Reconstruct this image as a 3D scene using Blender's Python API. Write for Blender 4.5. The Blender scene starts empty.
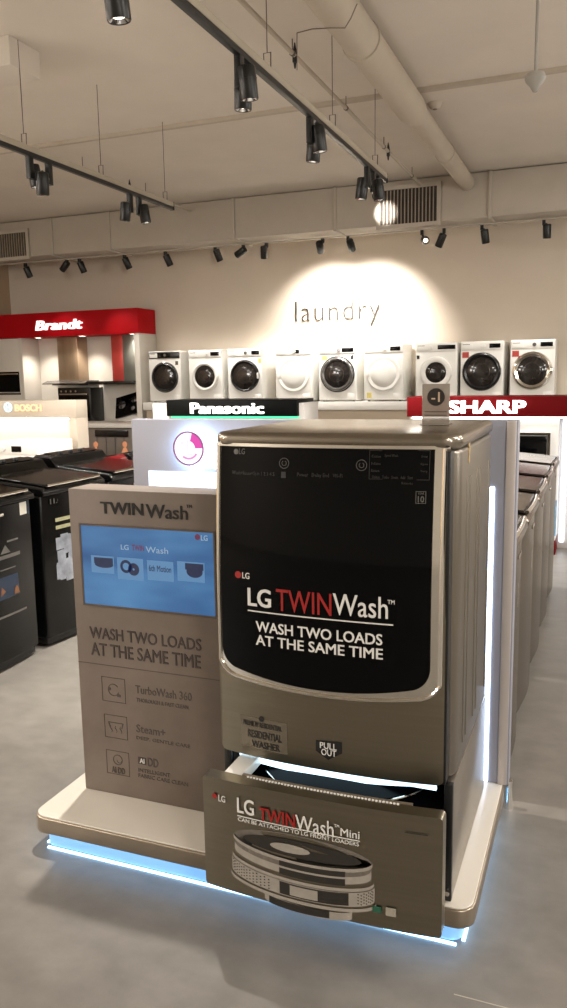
import bpy, bmesh, math, random
from math import sin, cos, pi, radians, sqrt
from mathutils import Vector, Matrix

random.seed(7)
S = bpy.context.scene
COL = S.collection

# ------------------------------------------------------------------ camera
F_PX, CX, CY, CAM_H = 802.0, 283.5, 504.0, 1.62
PITCH, YAW, ROLL = radians(-8.95), radians(-21.65), radians(-0.96)
FWD = Vector((sin(YAW) * cos(PITCH), cos(YAW) * cos(PITCH), sin(PITCH)))
_r = Vector((cos(YAW), -sin(YAW), 0))
_u = _r.cross(FWD)
RIGHT = cos(ROLL) * _r + sin(ROLL) * _u
UP = -sin(ROLL) * _r + cos(ROLL) * _u
CAM = Vector((0, 0, CAM_H))
cd = bpy.data.cameras.new('camera')
cam = bpy.data.objects.new('camera', cd)
COL.objects.link(cam)
M4 = Matrix((RIGHT, UP, -FWD)).transposed().to_4x4()
M4.translation = CAM
cam.matrix_world = M4
cd.sensor_fit = 'VERTICAL'
cd.sensor_height = 36.0
cd.sensor_width = 36.0
cd.lens = F_PX / 1008 * 36
cd.clip_start = 0.05
S.camera = cam


def at(px, py, axis, val):
    """the point of the plane axis = val that the photograph shows at (px, py)"""
    d = (px - CX) / F_PX * RIGHT - (py - CY) / F_PX * UP + FWD
    t = (val - CAM[axis]) / d[axis]
    return CAM + t * d


# ------------------------------------------------------------------ light
W = bpy.data.worlds.new('world')
S.world = W
W.use_nodes = True
W.node_tree.nodes['Background'].inputs[0].default_value = (1.0, 0.83, 0.66, 1)
W.node_tree.nodes['Background'].inputs[1].default_value = 0.30
S.view_settings.view_transform = 'Standard'
S.view_settings.look = 'None'
S.view_settings.exposure = 0.2
S.view_settings.gamma = 1.0
S.view_settings.use_curve_mapping = False
SPOT_W = 330.0          # one track lamp, watts
SPOT_COL = (1.0, 0.95, 0.885)
WALL_SPOT_W = 70.0


def fill_panel(x, y, w, h, power, col=(1.0, 0.955, 0.90)):
    L = bpy.data.lights.new('fill_area_light', 'AREA')
    L.shape = 'RECTANGLE'
    L.size, L.size_y = w, h
    L.energy = power
    L.color = col
    o = bpy.data.objects.new('fill_area_light', L)
    COL.objects.link(o)
    o.location = (x, y, 4.07)


# area lights added out of view to raise the room's general light
for (x, y, pw_) in ((3.5, -3.0, 280), (-7.0, -3.5, 300), (4.0, 2.5, 190), (3.5, 7.0, 170), (-7.5, 0.5, 200), (-8.0, 5.0, 160)):
    fill_panel(x, y, 1.2, 1.2, pw_)



def fill_point_light(x, y, z, power):
    L = bpy.data.lights.new('fill_point_light', 'POINT')
    L.energy = power
    L.color = (1.0, 0.955, 0.90)
    L.shadow_soft_size = 0.4
    o = bpy.data.objects.new('fill_point_light', L)
    COL.objects.link(o)
    o.location = (x, y, z)


# point lights added out of view, to brighten ceiling and floor alike
for (x, y, z, pw_) in ((3.6, 8.0, 2.4, 165), (3.6, 3.5, 2.4, 165), (4.5, -2.0, 2.4, 190), (-7.5, -2.5, 2.4, 220), (-7.5, 2.0, 2.4, 170)):
    fill_point_light(x, y, z, pw_)


# ------------------------------------------------------------------ materials
def lin(c):
    return tuple(((v / 255) / 12.92 if v / 255 <= 0.04045 else ((v / 255 + 0.055) / 1.055) ** 2.4) for v in c)


MATS = {}


def mat(name, rgb, rough=0.5, metal=0.0, noise=None, emit=None, es=0.0, spec=None, coat=0.0, bump=0.0, stretch=None, rvar=0.0, trans=0.0, alpha=None):
    """procedural material; rgb in 0-255; noise = (scale, amount)"""
    if name in MATS:
        return MATS[name]
    m = bpy.data.materials.new(name)
    m.use_nodes = True
    nt = m.node_tree
    b = nt.nodes['Principled BSDF']
    c = lin(rgb)
    b.inputs['Base Color'].default_value = (*c, 1)
    b.inputs['Roughness'].default_value = rough
    b.inputs['Metallic'].default_value = metal
    if spec is not None:
        b.inputs['Specular IOR Level'].default_value = spec
    if coat:
        b.inputs['Coat Weight'].default_value = coat
        b.inputs['Coat Roughness'].default_value = 0.08
    if trans:
        b.inputs['Transmission Weight'].default_value = trans
    if alpha is not None:
        b.inputs['Alpha'].default_value = alpha
    if emit is not None:
        b.inputs['Emission Color'].default_value = (*lin(emit), 1)
        b.inputs['Emission Strength'].default_value = es
    if noise or bump or rvar:
        tc = nt.nodes.new('ShaderNodeTexCoord')
        mp = nt.nodes.new('ShaderNodeMapping')
        nt.links.new(tc.outputs['Object'], mp.inputs[0])
        if stretch:
            mp.inputs['Scale'].default_value = stretch
        n = nt.nodes.new('ShaderNodeTexNoise')
        n.inputs['Scale'].default_value = noise[0] if noise else 20
        n.inputs['Detail'].default_value = 6
        n.inputs['Roughness'].default_value = 0.6
        nt.links.new(mp.outputs[0], n.inputs['Vector'])
        if noise:
            r = nt.nodes.new('ShaderNodeValToRGB')
            a = noise[1]
            r.color_ramp.elements[0].position = 0.3
            r.color_ramp.elements[1].position = 0.7
            r.color_ramp.elements[0].color = (*[v * (1 - a) for v in c], 1)
            r.color_ramp.elements[1].color = (*[min(1, v * (1 + a)) for v in c], 1)
            nt.links.new(n.outputs['Fac'], r.inputs[0])
            nt.links.new(r.outputs[0], b.inputs['Base Color'])
        if bump:
            bp = nt.nodes.new('ShaderNodeBump')
            bp.inputs['Strength'].default_value = bump
            bp.inputs['Distance'].default_value = 0.004
            nt.links.new(n.outputs['Fac'], bp.inputs['Height'])
            nt.links.new(bp.outputs[0], b.inputs['Normal'])
        if rvar:
            mr = nt.nodes.new('ShaderNodeMapRange')
            mr.inputs['To Min'].default_value = max(0.02, rough - rvar)
            mr.inputs['To Max'].default_value = rough + rvar
            nt.links.new(n.outputs['Fac'], mr.inputs[0])
            nt.links.new(mr.outputs[0], b.inputs['Roughness'])
    MATS[name] = m
    return m


def glow(name, rgb, es):
    return mat(name, (30, 30, 30), 0.6, emit=rgb, es=es)


# ------------------------------------------------------------------ mesh helpers
def wl(o):
    v = Vector((0, 0, 0))
    while o is not None:
        v = v + o.location
        o = o.parent
    return v


class MB:
    """collects shapes in scene coordinates; build() links them as ONE mesh object"""

    def __init__(self):
        self.bm = bmesh.new()
        self.flat = False

    def _merge(self, t):
        me = bpy.data.meshes.new('tmp')
        t.to_mesh(me)
        t.free()
        self.bm.from_mesh(me)
        bpy.data.meshes.remove(me)

    def box(self, x0, x1, y0, y1, z0, z1, bev=0.0, seg=2, vert_only=False, m=None):
        t = bmesh.new()
        bmesh.ops.create_cube(t, size=1)
        for v in t.verts:
            v.co = Vector(((x0 + x1) / 2 + v.co.x * (x1 - x0), (y0 + y1) / 2 + v.co.y * (y1 - y0), (z0 + z1) / 2 + v.co.z * (z1 - z0)))
        if bev > 0:
            es = [e for e in t.edges if (not vert_only) or abs((e.verts[0].co - e.verts[1].co).normalized().z) > 0.9]
            bmesh.ops.bevel(t, geom=es, offset=bev, segments=seg, profile=0.5, affect='EDGES')
        if m is not None:
            bmesh.ops.transform(t, matrix=m, verts=t.verts)
        self._merge(t)
        return self

    def rbox(self, x0, x1, y0, y1, z0, z1, rv, re=0.006, seg=5):
        """box with vertical corners of radius rv and top/bottom edges eased by re"""
        t = bmesh.new()
        bmesh.ops.create_cube(t, size=1)
        for v in t.verts:
            v.co = Vector(((x0 + x1) / 2 + v.co.x * (x1 - x0), (y0 + y1) / 2 + v.co.y * (y1 - y0), (z0 + z1) / 2 + v.co.z * (z1 - z0)))
        bmesh.ops.bevel(t, geom=[e for e in t.edges if abs((e.verts[0].co - e.verts[1].co).normalized().z) > 0.9], offset=rv, segments=seg, profile=0.5, affect='EDGES')
        if re > 0:
            es = [e for e in t.edges if abs(e.verts[0].co.z - e.verts[1].co.z) < 1e-5 and len(e.link_faces) == 2 and abs(e.link_faces[0].normal.dot(e.link_faces[1].normal)) < 0.3]
            bmesh.ops.bevel(t, geom=es, offset=re, segments=3, profile=0.5, affect='EDGES')
        self._merge(t)
        return self

    def cyl(self, p0, p1, r0, r1=None, seg=24):
        p0, p1 = Vector(p0), Vector(p1)
        r1 = r0 if r1 is None else r1
        d = p1 - p0
        t = bmesh.new()
        bmesh.ops.create_cone(t, cap_ends=True, cap_tris=False, segments=seg, radius1=r0, radius2=r1, depth=d.length)
        q = Vector((0, 0, 1)).rotation_difference(d.normalized()).to_matrix().to_4x4()
        q.translation = (p0 + p1) / 2
        bmesh.ops.transform(t, matrix=q, verts=t.verts)
        self._merge(t)
        return self

    def tube(self, pts, r, seg=8, closed=False, flat=1.0, nrm=None):
        """round bar along pts; flat < 1 squashes it along nrm"""
        pts = [Vector(p) for p in pts]
        n = len(pts)
        rings = []
        bm = self.bm
        ref = Vector(nrm) if nrm else None
        prev = None
        for i, p in enumerate(pts):
            a = pts[(i - 1) % n] if (closed or i > 0) else p
            b = pts[(i + 1) % n] if (closed or i < n - 1) else p
            d = (b - a).normalized()
            if ref is not None:
                u = ref - d * ref.dot(d)
            else:
                u = (prev - d * prev.dot(d)) if prev is not None else d.orthogonal()
            if u.length < 1e-6:
                u = d.orthogonal()
            u.normalize()
            prev = u
            w = d.cross(u)
            rings.append([bm.verts.new(p + u * (r * flat * cos(2 * pi * k / seg)) + w * (r * sin(2 * pi * k / seg))) for k in range(seg)])
        for i in range(n if closed else n - 1):
            A, B = rings[i], rings[(i + 1) % n]
            for k in range(seg):
                bm.faces.new((A[k], A[(k + 1) % seg], B[(k + 1) % seg], B[k]))
        if not closed:
            bm.faces.new(list(reversed(rings[0])))
            bm.faces.new(rings[-1])
        return self

    def lathe(self, prof, c, axis='y', seg=40, sign=-1):
        """prof = [(radius, height)], turned about the axis through c; height runs along sign * axis"""
        bm = self.bm
        c = Vector(c)
        ax = {'x': Vector((1, 0, 0)), 'y': Vector((0, 1, 0)), 'z': Vector((0, 0, 1))}[axis] * sign
        u = {'x': Vector((0, 1, 0)), 'y': Vector((1, 0, 0)), 'z': Vector((1, 0, 0))}[axis]
        w = ax.cross(u)
        rings = []
        for r, h in prof:
            if r < 1e-6:
                rings.append([bm.verts.new(c + ax * h)])
            else:
                rings.append([bm.verts.new(c + ax * h + u * (r * cos(2 * pi * k / seg)) + w * (r * sin(2 * pi * k / seg))) for k in range(seg)])
        for A, B in zip(rings[:-1], rings[1:]):
            for k in range(seg):
                j = (k + 1) % seg
                if len(A) == 1 and len(B) == 1:
                    continue
                if len(A) == 1:
                    bm.faces.new((A[0], B[j], B[k]))
                elif len(B) == 1:
                    bm.faces.new((A[k], A[j], B[0]))
                else:
                    bm.faces.new((A[k], A[j], B[j], B[k]))
        return self

    def prism(self, pts, a0, a1, plane='xz'):
        """polygon in the plane, extruded from a0 to a1 along the third axis"""
        def v(p, a):
            return {'xz': (p[0], a, p[1]), 'yz': (a, p[0], p[1]), 'xy': (p[0], p[1], a)}[plane]
        bm = self.bm
        A = [bm.verts.new(v(p, a0)) for p in pts]
        B = [bm.verts.new(v(p, a1)) for p in pts]
        n = len(pts)
        bm.faces.new(A)
        bm.faces.new(list(reversed(B)))
        for i in range(n):
            bm.faces.new((A[i], B[i], B[(i + 1) % n], A[(i + 1) % n]))
        return self

    def plate(self, x0, x1, zb, zt, yf, th, n=40, rows=12):
        """upright plate whose front follows y = yf(x, z), between zb(x) and zt(x)"""
        bm = self.bm
        cols = []
        for i in range(n + 1):
            s = 0.5 - 0.5 * cos(pi * i / n)
            x = x0 + (x1 - x0) * s
            b, t = zb(x), max(zt(x), zb(x) + 1e-4)
            z = [b + (t - b) * k / rows for k in range(rows + 1)]
            cols.append([bm.verts.new((x, yf(x, k), k)) for k in z] + [bm.verts.new((x, yf(x, k) + th, k)) for k in reversed(z)])
        m = len(cols[0])
        for A, B in zip(cols[:-1], cols[1:]):
            for k in range(m):
                j = (k + 1) % m
                bm.faces.new((A[k], A[j], B[j], B[k]))
        for col in (cols[0], cols[-1]):
            for k in range(rows):
                bm.faces.new((col[k], col[k + 1], col[m - 2 - k], col[m - 1 - k]))
        return self

    def quad(self, a, b, c, d):
        self.bm.faces.new([self.bm.verts.new(p) for p in (a, b, c, d)])
        return self

    def xf(self, m):
        bmesh.ops.transform(self.bm, matrix=m, verts=self.bm.verts)
        return self

    def warp(self, fn):
        for v in self.bm.verts:
            v.co = fn(v.co)
        return self

    def build(self, name, m, parent=None, label=None, sharp=35, bevel=0.0, base=False):
        bm = self.bm
        bmesh.ops.remove_doubles(bm, verts=bm.verts, dist=1e-6)
        bmesh.ops.recalc_face_normals(bm, faces=bm.faces)
        lo = Vector((min(v.co.x for v in bm.verts), min(v.co.y for v in bm.verts), min(v.co.z for v in bm.verts)))
        hi = Vector((max(v.co.x for v in bm.verts), max(v.co.y for v in bm.verts), max(v.co.z for v in bm.verts)))
        c = (lo + hi) / 2
        if parent is None:
            c.z = lo.z
        for v in bm.verts:
            v.co -= c
        me = bpy.data.meshes.new(name)
        bm.to_mesh(me)
        bm.free()
        me.materials.append(m)
        for p in me.polygons:
            p.use_smooth = not self.flat
        me.set_sharp_from_angle(angle=radians(sharp))
        o = bpy.data.objects.new(name, me)
        COL.objects.link(o)
        if parent is not None:
            o.parent = parent
            c = c - wl(parent)
        o.location = c
        if bevel:
            md = o.modifiers.new('bevel', 'BEVEL')
            md.width = bevel
            md.segments = 2
            md.limit_method = 'ANGLE'
        if label:
            o['label'] = label
        return o


def tag(o, label, cat, group=None):
    o['label'] = label
    o['category'] = cat
    if group:
        o['group'] = group
    return o


def thing(name, label, cat, loc=(0, 0, 0), group=None):
    o = bpy.data.objects.new(name, None)
    o.empty_display_size = 0.1
    COL.objects.link(o)
    o.location = loc
    return tag(o, label, cat, group)


def struct(o):
    o['kind'] = 'structure'
    return o


def copy_tree(o, parent=None):
    c = o.copy()
    COL.objects.link(c)
    if parent is not None:
        c.parent = parent
    for ch in list(o.children):
        copy_tree(ch, c)
    return c


def set_mat(o, m):
    """give this copy a mesh of its own in another finish"""
    o.data = o.data.copy()
    o.data.materials.clear()
    o.data.materials.append(m)


# ------------------------------------------------------------------ lettering
def glyphs(s, bold=0.0, shear=0.0, space=1.0, res=3):
    cu = bpy.data.curves.new('lettering', 'FONT')
    cu.body = s
    cu.size = 1
    cu.offset = min(bold, 0.0)
    cu.shear = shear
    cu.space_character = space
    cu.resolution_u = res
    cu.extrude = 0.02
    o = bpy.data.objects.new('lettering', cu)
    COL.objects.link(o)
    dg = bpy.context.evaluated_depsgraph_get()
    me = bpy.data.meshes.new_from_object(o.evaluated_get(dg))
    bpy.data.objects.remove(o)
    bpy.data.curves.remove(cu)
    return me


def lettering(mb, s, x0, z0, x1, z1, y, th=0.002, bold=0.0, shear=0.0, space=1.0, face='-y', res=3):
    """adds the words to mb, filling the box x0..x1, z0..z1 of the plane y (or, facing +x, y0..y1 of the plane x)"""
    me = glyphs(s, bold, shear, space, res)
    xs = [v.co.x for v in me.vertices]
    ys = [v.co.y for v in me.vertices]
    ax, bx, ay, by = min(xs), max(xs), min(ys), max(ys)
    flat = [v.co.copy() for v in me.vertices]
    e = max(0.0, bold) * 0.8          # heavier strokes: the outline laid down several times, slightly apart
    for k, (dx, dy) in enumerate(((-e, -e * 0.5), (e, -e * 0.5), (-e, e * 0.5), (e, e * 0.5)) if e > 0.001 else ((0, 0),)):
        for v, c in zip(me.vertices, flat):
            u = (c.x + dx - ax + e) / (bx - ax + 2 * e)
            w = (c.y + dy - ay + e * 0.5) / (by - ay + e)
            h = th + 0.00006 * k if c.z > 0 else 0.00002 * k
            X, Z = x0 + u * (x1 - x0), z0 + w * (z1 - z0)
            v.co = (X, y - h, Z) if face == '-y' else (y + h, X, Z)
        mb.bm.from_mesh(me)
    bpy.data.meshes.remove(me)
    mb.flat = True
    return mb


def words(mb, s, ll, tr, y, **k):
    """words between the points the photograph shows at ll (lower left) and tr (upper right), on the plane y"""
    a, b = at(*ll, 1, y), at(*tr, 1, y)
    return lettering(mb, s, a.x, a.z, b.x, b.z, y, **k)


def rect(mb, ul, lr, y, th=0.001, bev=0.0):
    a, b = at(*ul, 1, y), at(*lr, 1, y)
    return mb.box(a.x, b.x, y - th, y, b.z, a.z, bev)


def frame_rect(mb, x0, x1, z0, z1, y, w, th=0.001):
    mb.box(x0, x1, y - th, y, z0, z0 + w).box(x0, x1, y - th, y, z1 - w, z1)
    return mb.box(x0, x0 + w, y - th, y, z0 + w, z1 - w).box(x1 - w, x1, y - th, y, z0 + w, z1 - w)


def ring_plate(mb, cx, cz, r0, r1, y, th=0.001, seg=32, a0=0.0, a1=2 * pi):
    """flat ring sector facing -y"""
    bm = mb.bm
    n = max(4, int(seg * (a1 - a0) / (2 * pi)))
    full = abs(a1 - a0 - 2 * pi) < 1e-6
    rows = []
    for i in range(n if full else n + 1):
        a = a0 + (a1 - a0) * i / n
        c, s = cos(a), sin(a)
        rows.append([bm.verts.new((cx + r0 * c, y - th, cz + r0 * s)), bm.verts.new((cx + r1 * c, y - th, cz + r1 * s)),
                     bm.verts.new((cx + r1 * c, y, cz + r1 * s)), bm.verts.new((cx + r0 * c, y, cz + r0 * s))])
    for i in range(len(rows) if full else len(rows) - 1):
        A, B = rows[i], rows[(i + 1) % len(rows)]
        for k in range(4):
            j = (k + 1) % 4
            bm.faces.new((A[k], A[j], B[j], B[k]))
    if not full:
        bm.faces.new(rows[0])
        bm.faces.new(list(reversed(rows[-1])))
    return mb


# ================================================================== THE SETTING
M_FLOOR = mat('floor_vinyl', (118, 113, 106), 0.42, noise=(7.0, 0.13), rvar=0.08)
M_CEIL = mat('ceiling_paint', (210, 201, 189), 0.9, noise=(0.9, 0.06), bump=0.15)
M_WALL = mat('wall_paint', (206, 194, 178), 0.85, noise=(1.2, 0.03))
M_WALLDARK = mat('wall_paint_tan', (178, 156, 130), 0.85, noise=(1.2, 0.03))
M_DUCT = mat('duct_paint', (172, 163, 150), 0.6, noise=(2.0, 0.05))
M_PIPE = mat('pipe_paint', (180, 169, 153), 0.7, noise=(3.0, 0.05))
M_BLACK = mat('matt_black', (14, 14, 14), 0.45, noise=(30, 0.1))
M_WIRE = mat('wire_grey', (92, 84, 74), 0.5, noise=(30, 0.1))
M_TRACKGREY = mat('track_grey', (165, 155, 138), 0.5, noise=(10, 0.05))
CEIL_Z = 4.10
WALL_Y = 12.2


def floor_material():
    nt = M_FLOOR.node_tree
    b = nt.nodes['Principled BSDF']
    src = b.inputs['Base Color'].links[0].from_socket
    tc = nt.nodes.new('ShaderNodeTexCoord')
    sep = nt.nodes.new('ShaderNodeSeparateXYZ')
    nt.links.new(tc.outputs['Object'], sep.inputs[0])
    # faint streaks and fine speckle of a concrete-look vinyl
    n2 = nt.nodes.new('ShaderNodeTexNoise')
    n2.inputs['Scale'].default_value = 9.0
    n2.inputs['Detail'].default_value = 8
    mp = nt.nodes.new('ShaderNodeMapping')
    mp.inputs['Scale'].default_value = (0.7, 1.3, 1.0)
    nt.links.new(tc.outputs['Object'], mp.inputs[0])
    nt.links.new(mp.outputs[0], n2.inputs['Vector'])
    mr = nt.nodes.new('ShaderNodeMapRange')
    mr.inputs['From Min'].default_value = 0.3
    mr.inputs['From Max'].default_value = 0.7
    mr.inputs['To Min'].default_value = 0.90
    mr.inputs['To Max'].default_value = 1.09
    nt.links.new(n2.outputs['Fac'], mr.inputs[0])
    mx = nt.nodes.new('ShaderNodeMix')
    mx.data_type = 'RGBA'
    mx.blend_type = 'MULTIPLY'
    mx.inputs['Factor'].default_value = 1.0
    nt.links.new(src, mx.inputs['A'])
    nt.links.new(mr.outputs[0], mx.inputs['B'])
    nt.links.new(mx.outputs['Result'], b.inputs['Base Color'])


floor_material()
struct(MB().box(-10.3, 9, -6, 12.3, -0.1, 0).build('floor', M_FLOOR))
struct(MB().box(-10.3, 9, -6, 12.3, CEIL_Z, CEIL_Z + 0.15).build('ceiling', M_CEIL))
struct(MB().box(-10.3, 9, WALL_Y, WALL_Y + 0.15, 0, CEIL_Z).build('wall_back', M_WALL))
struct(MB().box(-10.3, -10.15, -6, WALL_Y, 0, CEIL_Z).build('wall_left', M_WALLDARK))
struct(MB().box(8.9, 9.05, -6, WALL_Y, 0, CEIL_Z).build('wall_right', mat('wall_paint_grey', (172, 166, 156), 0.85, noise=(1.2, 0.03))))
struct(MB().box(-10.15, 8.9, -6.15, -6, 0, CEIL_Z).build('wall_front', mat('wall_paint_grey', (172, 166, 156), 0.85, noise=(1.2, 0.03))))
# joints between the ceiling slabs, a stub of a beam, a seam in the vinyl
struct(MB().box(-10.1, 9, 7.40, 7.46, CEIL_Z - 0.035, CEIL_Z + 0.01, 0.008).build('trim_1', M_PIPE))
struct(MB().box(-9.0, -4.1, 5.1, 5.45, CEIL_Z - 0.2, CEIL_Z + 0.02, 0.01).build('trim_2', M_CEIL))
struct(MB().box(-0.30, 3.0, 1.918, 1.921, -0.01, 0.0008).build('trim_3', mat('seam_weld', (166, 160, 148), 0.5, noise=(20, 0.1))))

# the air duct along the back wall
duct = thing('air_duct', 'long rectangular painted air duct running under the ceiling in front of the back wall', 'duct', (-4.5, 10.9, 3.55))
MB().box(-10.15, 5.0, 10.6, 11.2, 3.55, 4.085, 0.004).build('duct_casing', M_DUCT, duct)
for px in (233, 335, 490, 50, 108):
    x = at(px, 200, 1, 10.6).x
    MB().box(x - 0.02, x + 0.02, 10.575, 11.215, 3.53, 4.09, 0.004).build('flange', M_DUCT, duct)
M_GRILLE = mat('grille_dark', (52, 46, 40), 0.7, noise=(10, 0.1))
for (ul, lr, lab) in (((377, 188), (441, 225), 'louvred air grille on the duct where the long lamp track ends'),
                      ((-14, 233), (31, 259), 'louvred air grille on the duct above the red booth header')):
    a, b = at(*ul, 1, 10.6), at(*lr, 1, 10.6)
    g = thing('air_grille', lab, 'vent', ((a.x + b.x) / 2, 10.55, b.z))
    m = MB()
    frame_rect(m, a.x, b.x, b.z, a.z, 10.595, 0.05, 0.035)
    m.build('frame', M_DUCT, g)
    MB().box(a.x + 0.05, b.x - 0.05, 10.585, 10.597, b.z + 0.05, a.z - 0.05).build('backing', M_GRILLE, g)
    m = MB()
    n = int((b.x - a.x - 0.1) / 0.045)
    for i in range(1, n):
        x = a.x + 0.05 + i * (b.x - a.x - 0.1) / n
        m.box(x - 0.006, x + 0.006, 10.568, 10.588, b.z + 0.05, a.z - 0.05)
    m.build('louvres', mat('louvre_grey', (150, 138, 122), 0.6, noise=(10, 0.1)), g)

# round duct with a reducer, running to the back
rd = thing('round_duct', 'fat round painted pipe narrowing towards the back wall under the ceiling', 'pipe', (-1.68, 6, 3.83))
MB().cyl((-1.69, -2, 3.965), (-1.69, 7.5, 3.965), 0.13, seg=32).build('wide_section', M_PIPE, rd)
MB().cyl((-1.69, 7.5, 3.965), (-1.68, 7.72, 3.97), 0.13, 0.095, seg=32).build('reducer', M_PIPE, rd)
MB().cyl((-1.68, 7.72, 3.97), (-1.68, 10.594, 3.975), 0.095, seg=32).build('narrow_section', M_PIPE, rd)
for y, r, x, z in ((5.9, 0.13, -1.69, 3.965), (9.1, 0.095, -1.68, 3.973)):
    MB().lathe([(r, -0.02), (r + 0.012, -0.02), (r + 0.012, 0.02), (r, 0.02)], (x, y, z), 'y', 32).build('strap', M_PIPE, rd)


def conduit(x, y0, y1, z, lab, grips):
    t = thing('conduit', lab, 'conduit', (x, (y0 + y1) / 2, z), 'conduits above the lamp tracks')
    MB().tube([(x, y0, z), (x, y1, z)], 0.017, 8).build('pipe', M_PIPE, t)
    y = y0 + 0.6
    while y < y1:
        MB().cyl((x, y, z), (x, y, CEIL_Z), 0.004, seg=6).build('hanger', M_WIRE, t)
        MB().lathe([(0.016, -0.012), (0.022, -0.012), (0.022, 0.012), (0.016, 0.012)], (x, y, z), 'y', 12).build('clip', M_WIRE, t)
        y += 1.35
    for y in grips:
        m = MB().box(x - 0.016, x + 0.016, y - 0.016, y + 0.016, z - 0.05, z + 0.03, 0.006)
        m.cyl((x, y, z + 0.03), (x, y, z + 0.09), 0.016, 0.004, 10)
        m.cyl((x, y, z - 0.05), (x, y, z - 0.09), 0.012, 0.006, 10)
        m.build('wire_gripper', M_BLACK, t)


conduit(-2.25, 0, 10.55, 4.0, 'thin painted conduit running beside the lamp track that ends at the duct grille', (at(287, 57, 2, 4.0).y, at(384, 152, 2, 4.0).y))
conduit(-5.53, 2, 10.55, 3.97, 'thin painted conduit above the lamp track that ends short of the duct', (8.97,))

# loose cable on the ceiling near the round duct
cab = MB()
pts = [at(297, 70, 2, 4.02), at(297, 33, 2, 4.085), at(312, 29, 2, 4.06), at(330, 28, 2, 3.82), at(345, 28, 2, 3.815), at(351, 18, 2, 3.82), at(357, 4, 2, 3.84)]
cab.tube(pts, 0.004, 6)
tag(cab.build('cable', mat('cable_grey', (124, 112, 98), 0.6, noise=(20, 0.1))), 'thin cable looping across the ceiling to the fat round pipe', 'cable')

a = at(435, 108, 2, 4.06)
sd = thing('smoke_detector', 'small round smoke detector on the ceiling beside the fat round pipe', 'detector', (a.x, a.y, 4.05))
MB().lathe([(0, 0), (0.035, 0), (0.05, 0.012), (0.06, 0.03), (0.075, 0.05), (0, 0.05)], (a.x, a.y, 4.05), 'z', 24, 1).build('housing', M_PIPE, sd)
MB().lathe([(0, -0.006), (0.018, -0.004), (0.022, 0.004), (0, 0.004)], (a.x, a.y, 4.05), 'z', 16, 1).build('sensor', M_WIRE, sd)

# drop rod with a cone speaker, upper right
a = at(535, 92, 1, 5.0)
cs = thing('hanging_speaker', 'grey cone fixture hanging on a thin rod from the ceiling', 'fixture', (a.x, a.y, a.z))
M_CONE = mat('cone_grey', (150, 146, 138), 0.5, noise=(10, 0.06))
MB().lathe([(0, 0), (0.012, 0.0), (0.03, 0.03), (0.052, 0.055), (0.058, 0.07), (0.05, 0.095), (0.03, 0.1), (0, 0.1)], a, 'z', 24, 1).build('cone', M_CONE, cs)
MB().cyl((a.x, a.y, a.z + 0.1), (a.x, a.y, CEIL_Z), 0.009, seg=10).build('rod', M_CONE, cs)
MB().cyl((a.x, a.y, CEIL_Z - 0.02), (a.x, a.y, CEIL_Z), 0.03, seg=16).build('ceiling_rose', M_CONE, cs)


# ------------------------------------------------------------------ lamp tracks
TRACK_Z = 3.30


def track(x, y0, y1, lab, wires):
    t = thing('lamp_track', lab, 'track', (x, (y0 + y1) / 2, TRACK_Z), 'lamp tracks')
    MB().box(x - 0.022, x + 0.022, y0, y1, TRACK_Z + 0.032, TRACK_Z + 0.075, 0.003).build('carrier', M_TRACKGREY, t)
    MB().box(x - 0.018, x + 0.018, y0, y1, TRACK_Z, TRACK_Z + 0.032, 0.002).build('power_rail', M_BLACK, t)
    MB().box(x - 0.023, x + 0.023, y1 - 0.004, y1 + 0.012, TRACK_Z - 0.002, TRACK_Z + 0.077, 0.002).build('end_cap', M_BLACK, t)
    for y in wires:
        m = MB().tube([(x - 0.02, y, TRACK_Z + 0.07), (x - 0.022, y, TRACK_Z + 0.15), (x + 0.022, y, TRACK_Z + 0.15), (x + 0.02, y, TRACK_Z + 0.07)], 0.004, 6)
        m.cyl((x, y, TRACK_Z + 0.15), (x, y, CEIL_Z), 0.003, seg=6)
        m.build('suspension_wire', M_WIRE, t)
    return t


track(-1.86, -1.0, 7.24, 'long lamp track hanging over the display towards the duct grille', (0.9, 2.4, 3.55, 4.55, 5.75, 6.9))
track(-4.10, -1.0, 7.43, 'lamp track hanging over the black machines and the booth', (1.5, 3.0, 5.2, 6.2, 7.3))

M_LENS = glow('lamp_lens', (255, 238, 214), 6.0)
M_LAMPBODY = mat('lamp_black', (11, 11, 11), 0.35, noise=(30, 0.1))
M_REFL = mat('lamp_reflector', (200, 200, 200), 0.15, metal=1.0, noise=(30, 0.05))


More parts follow.
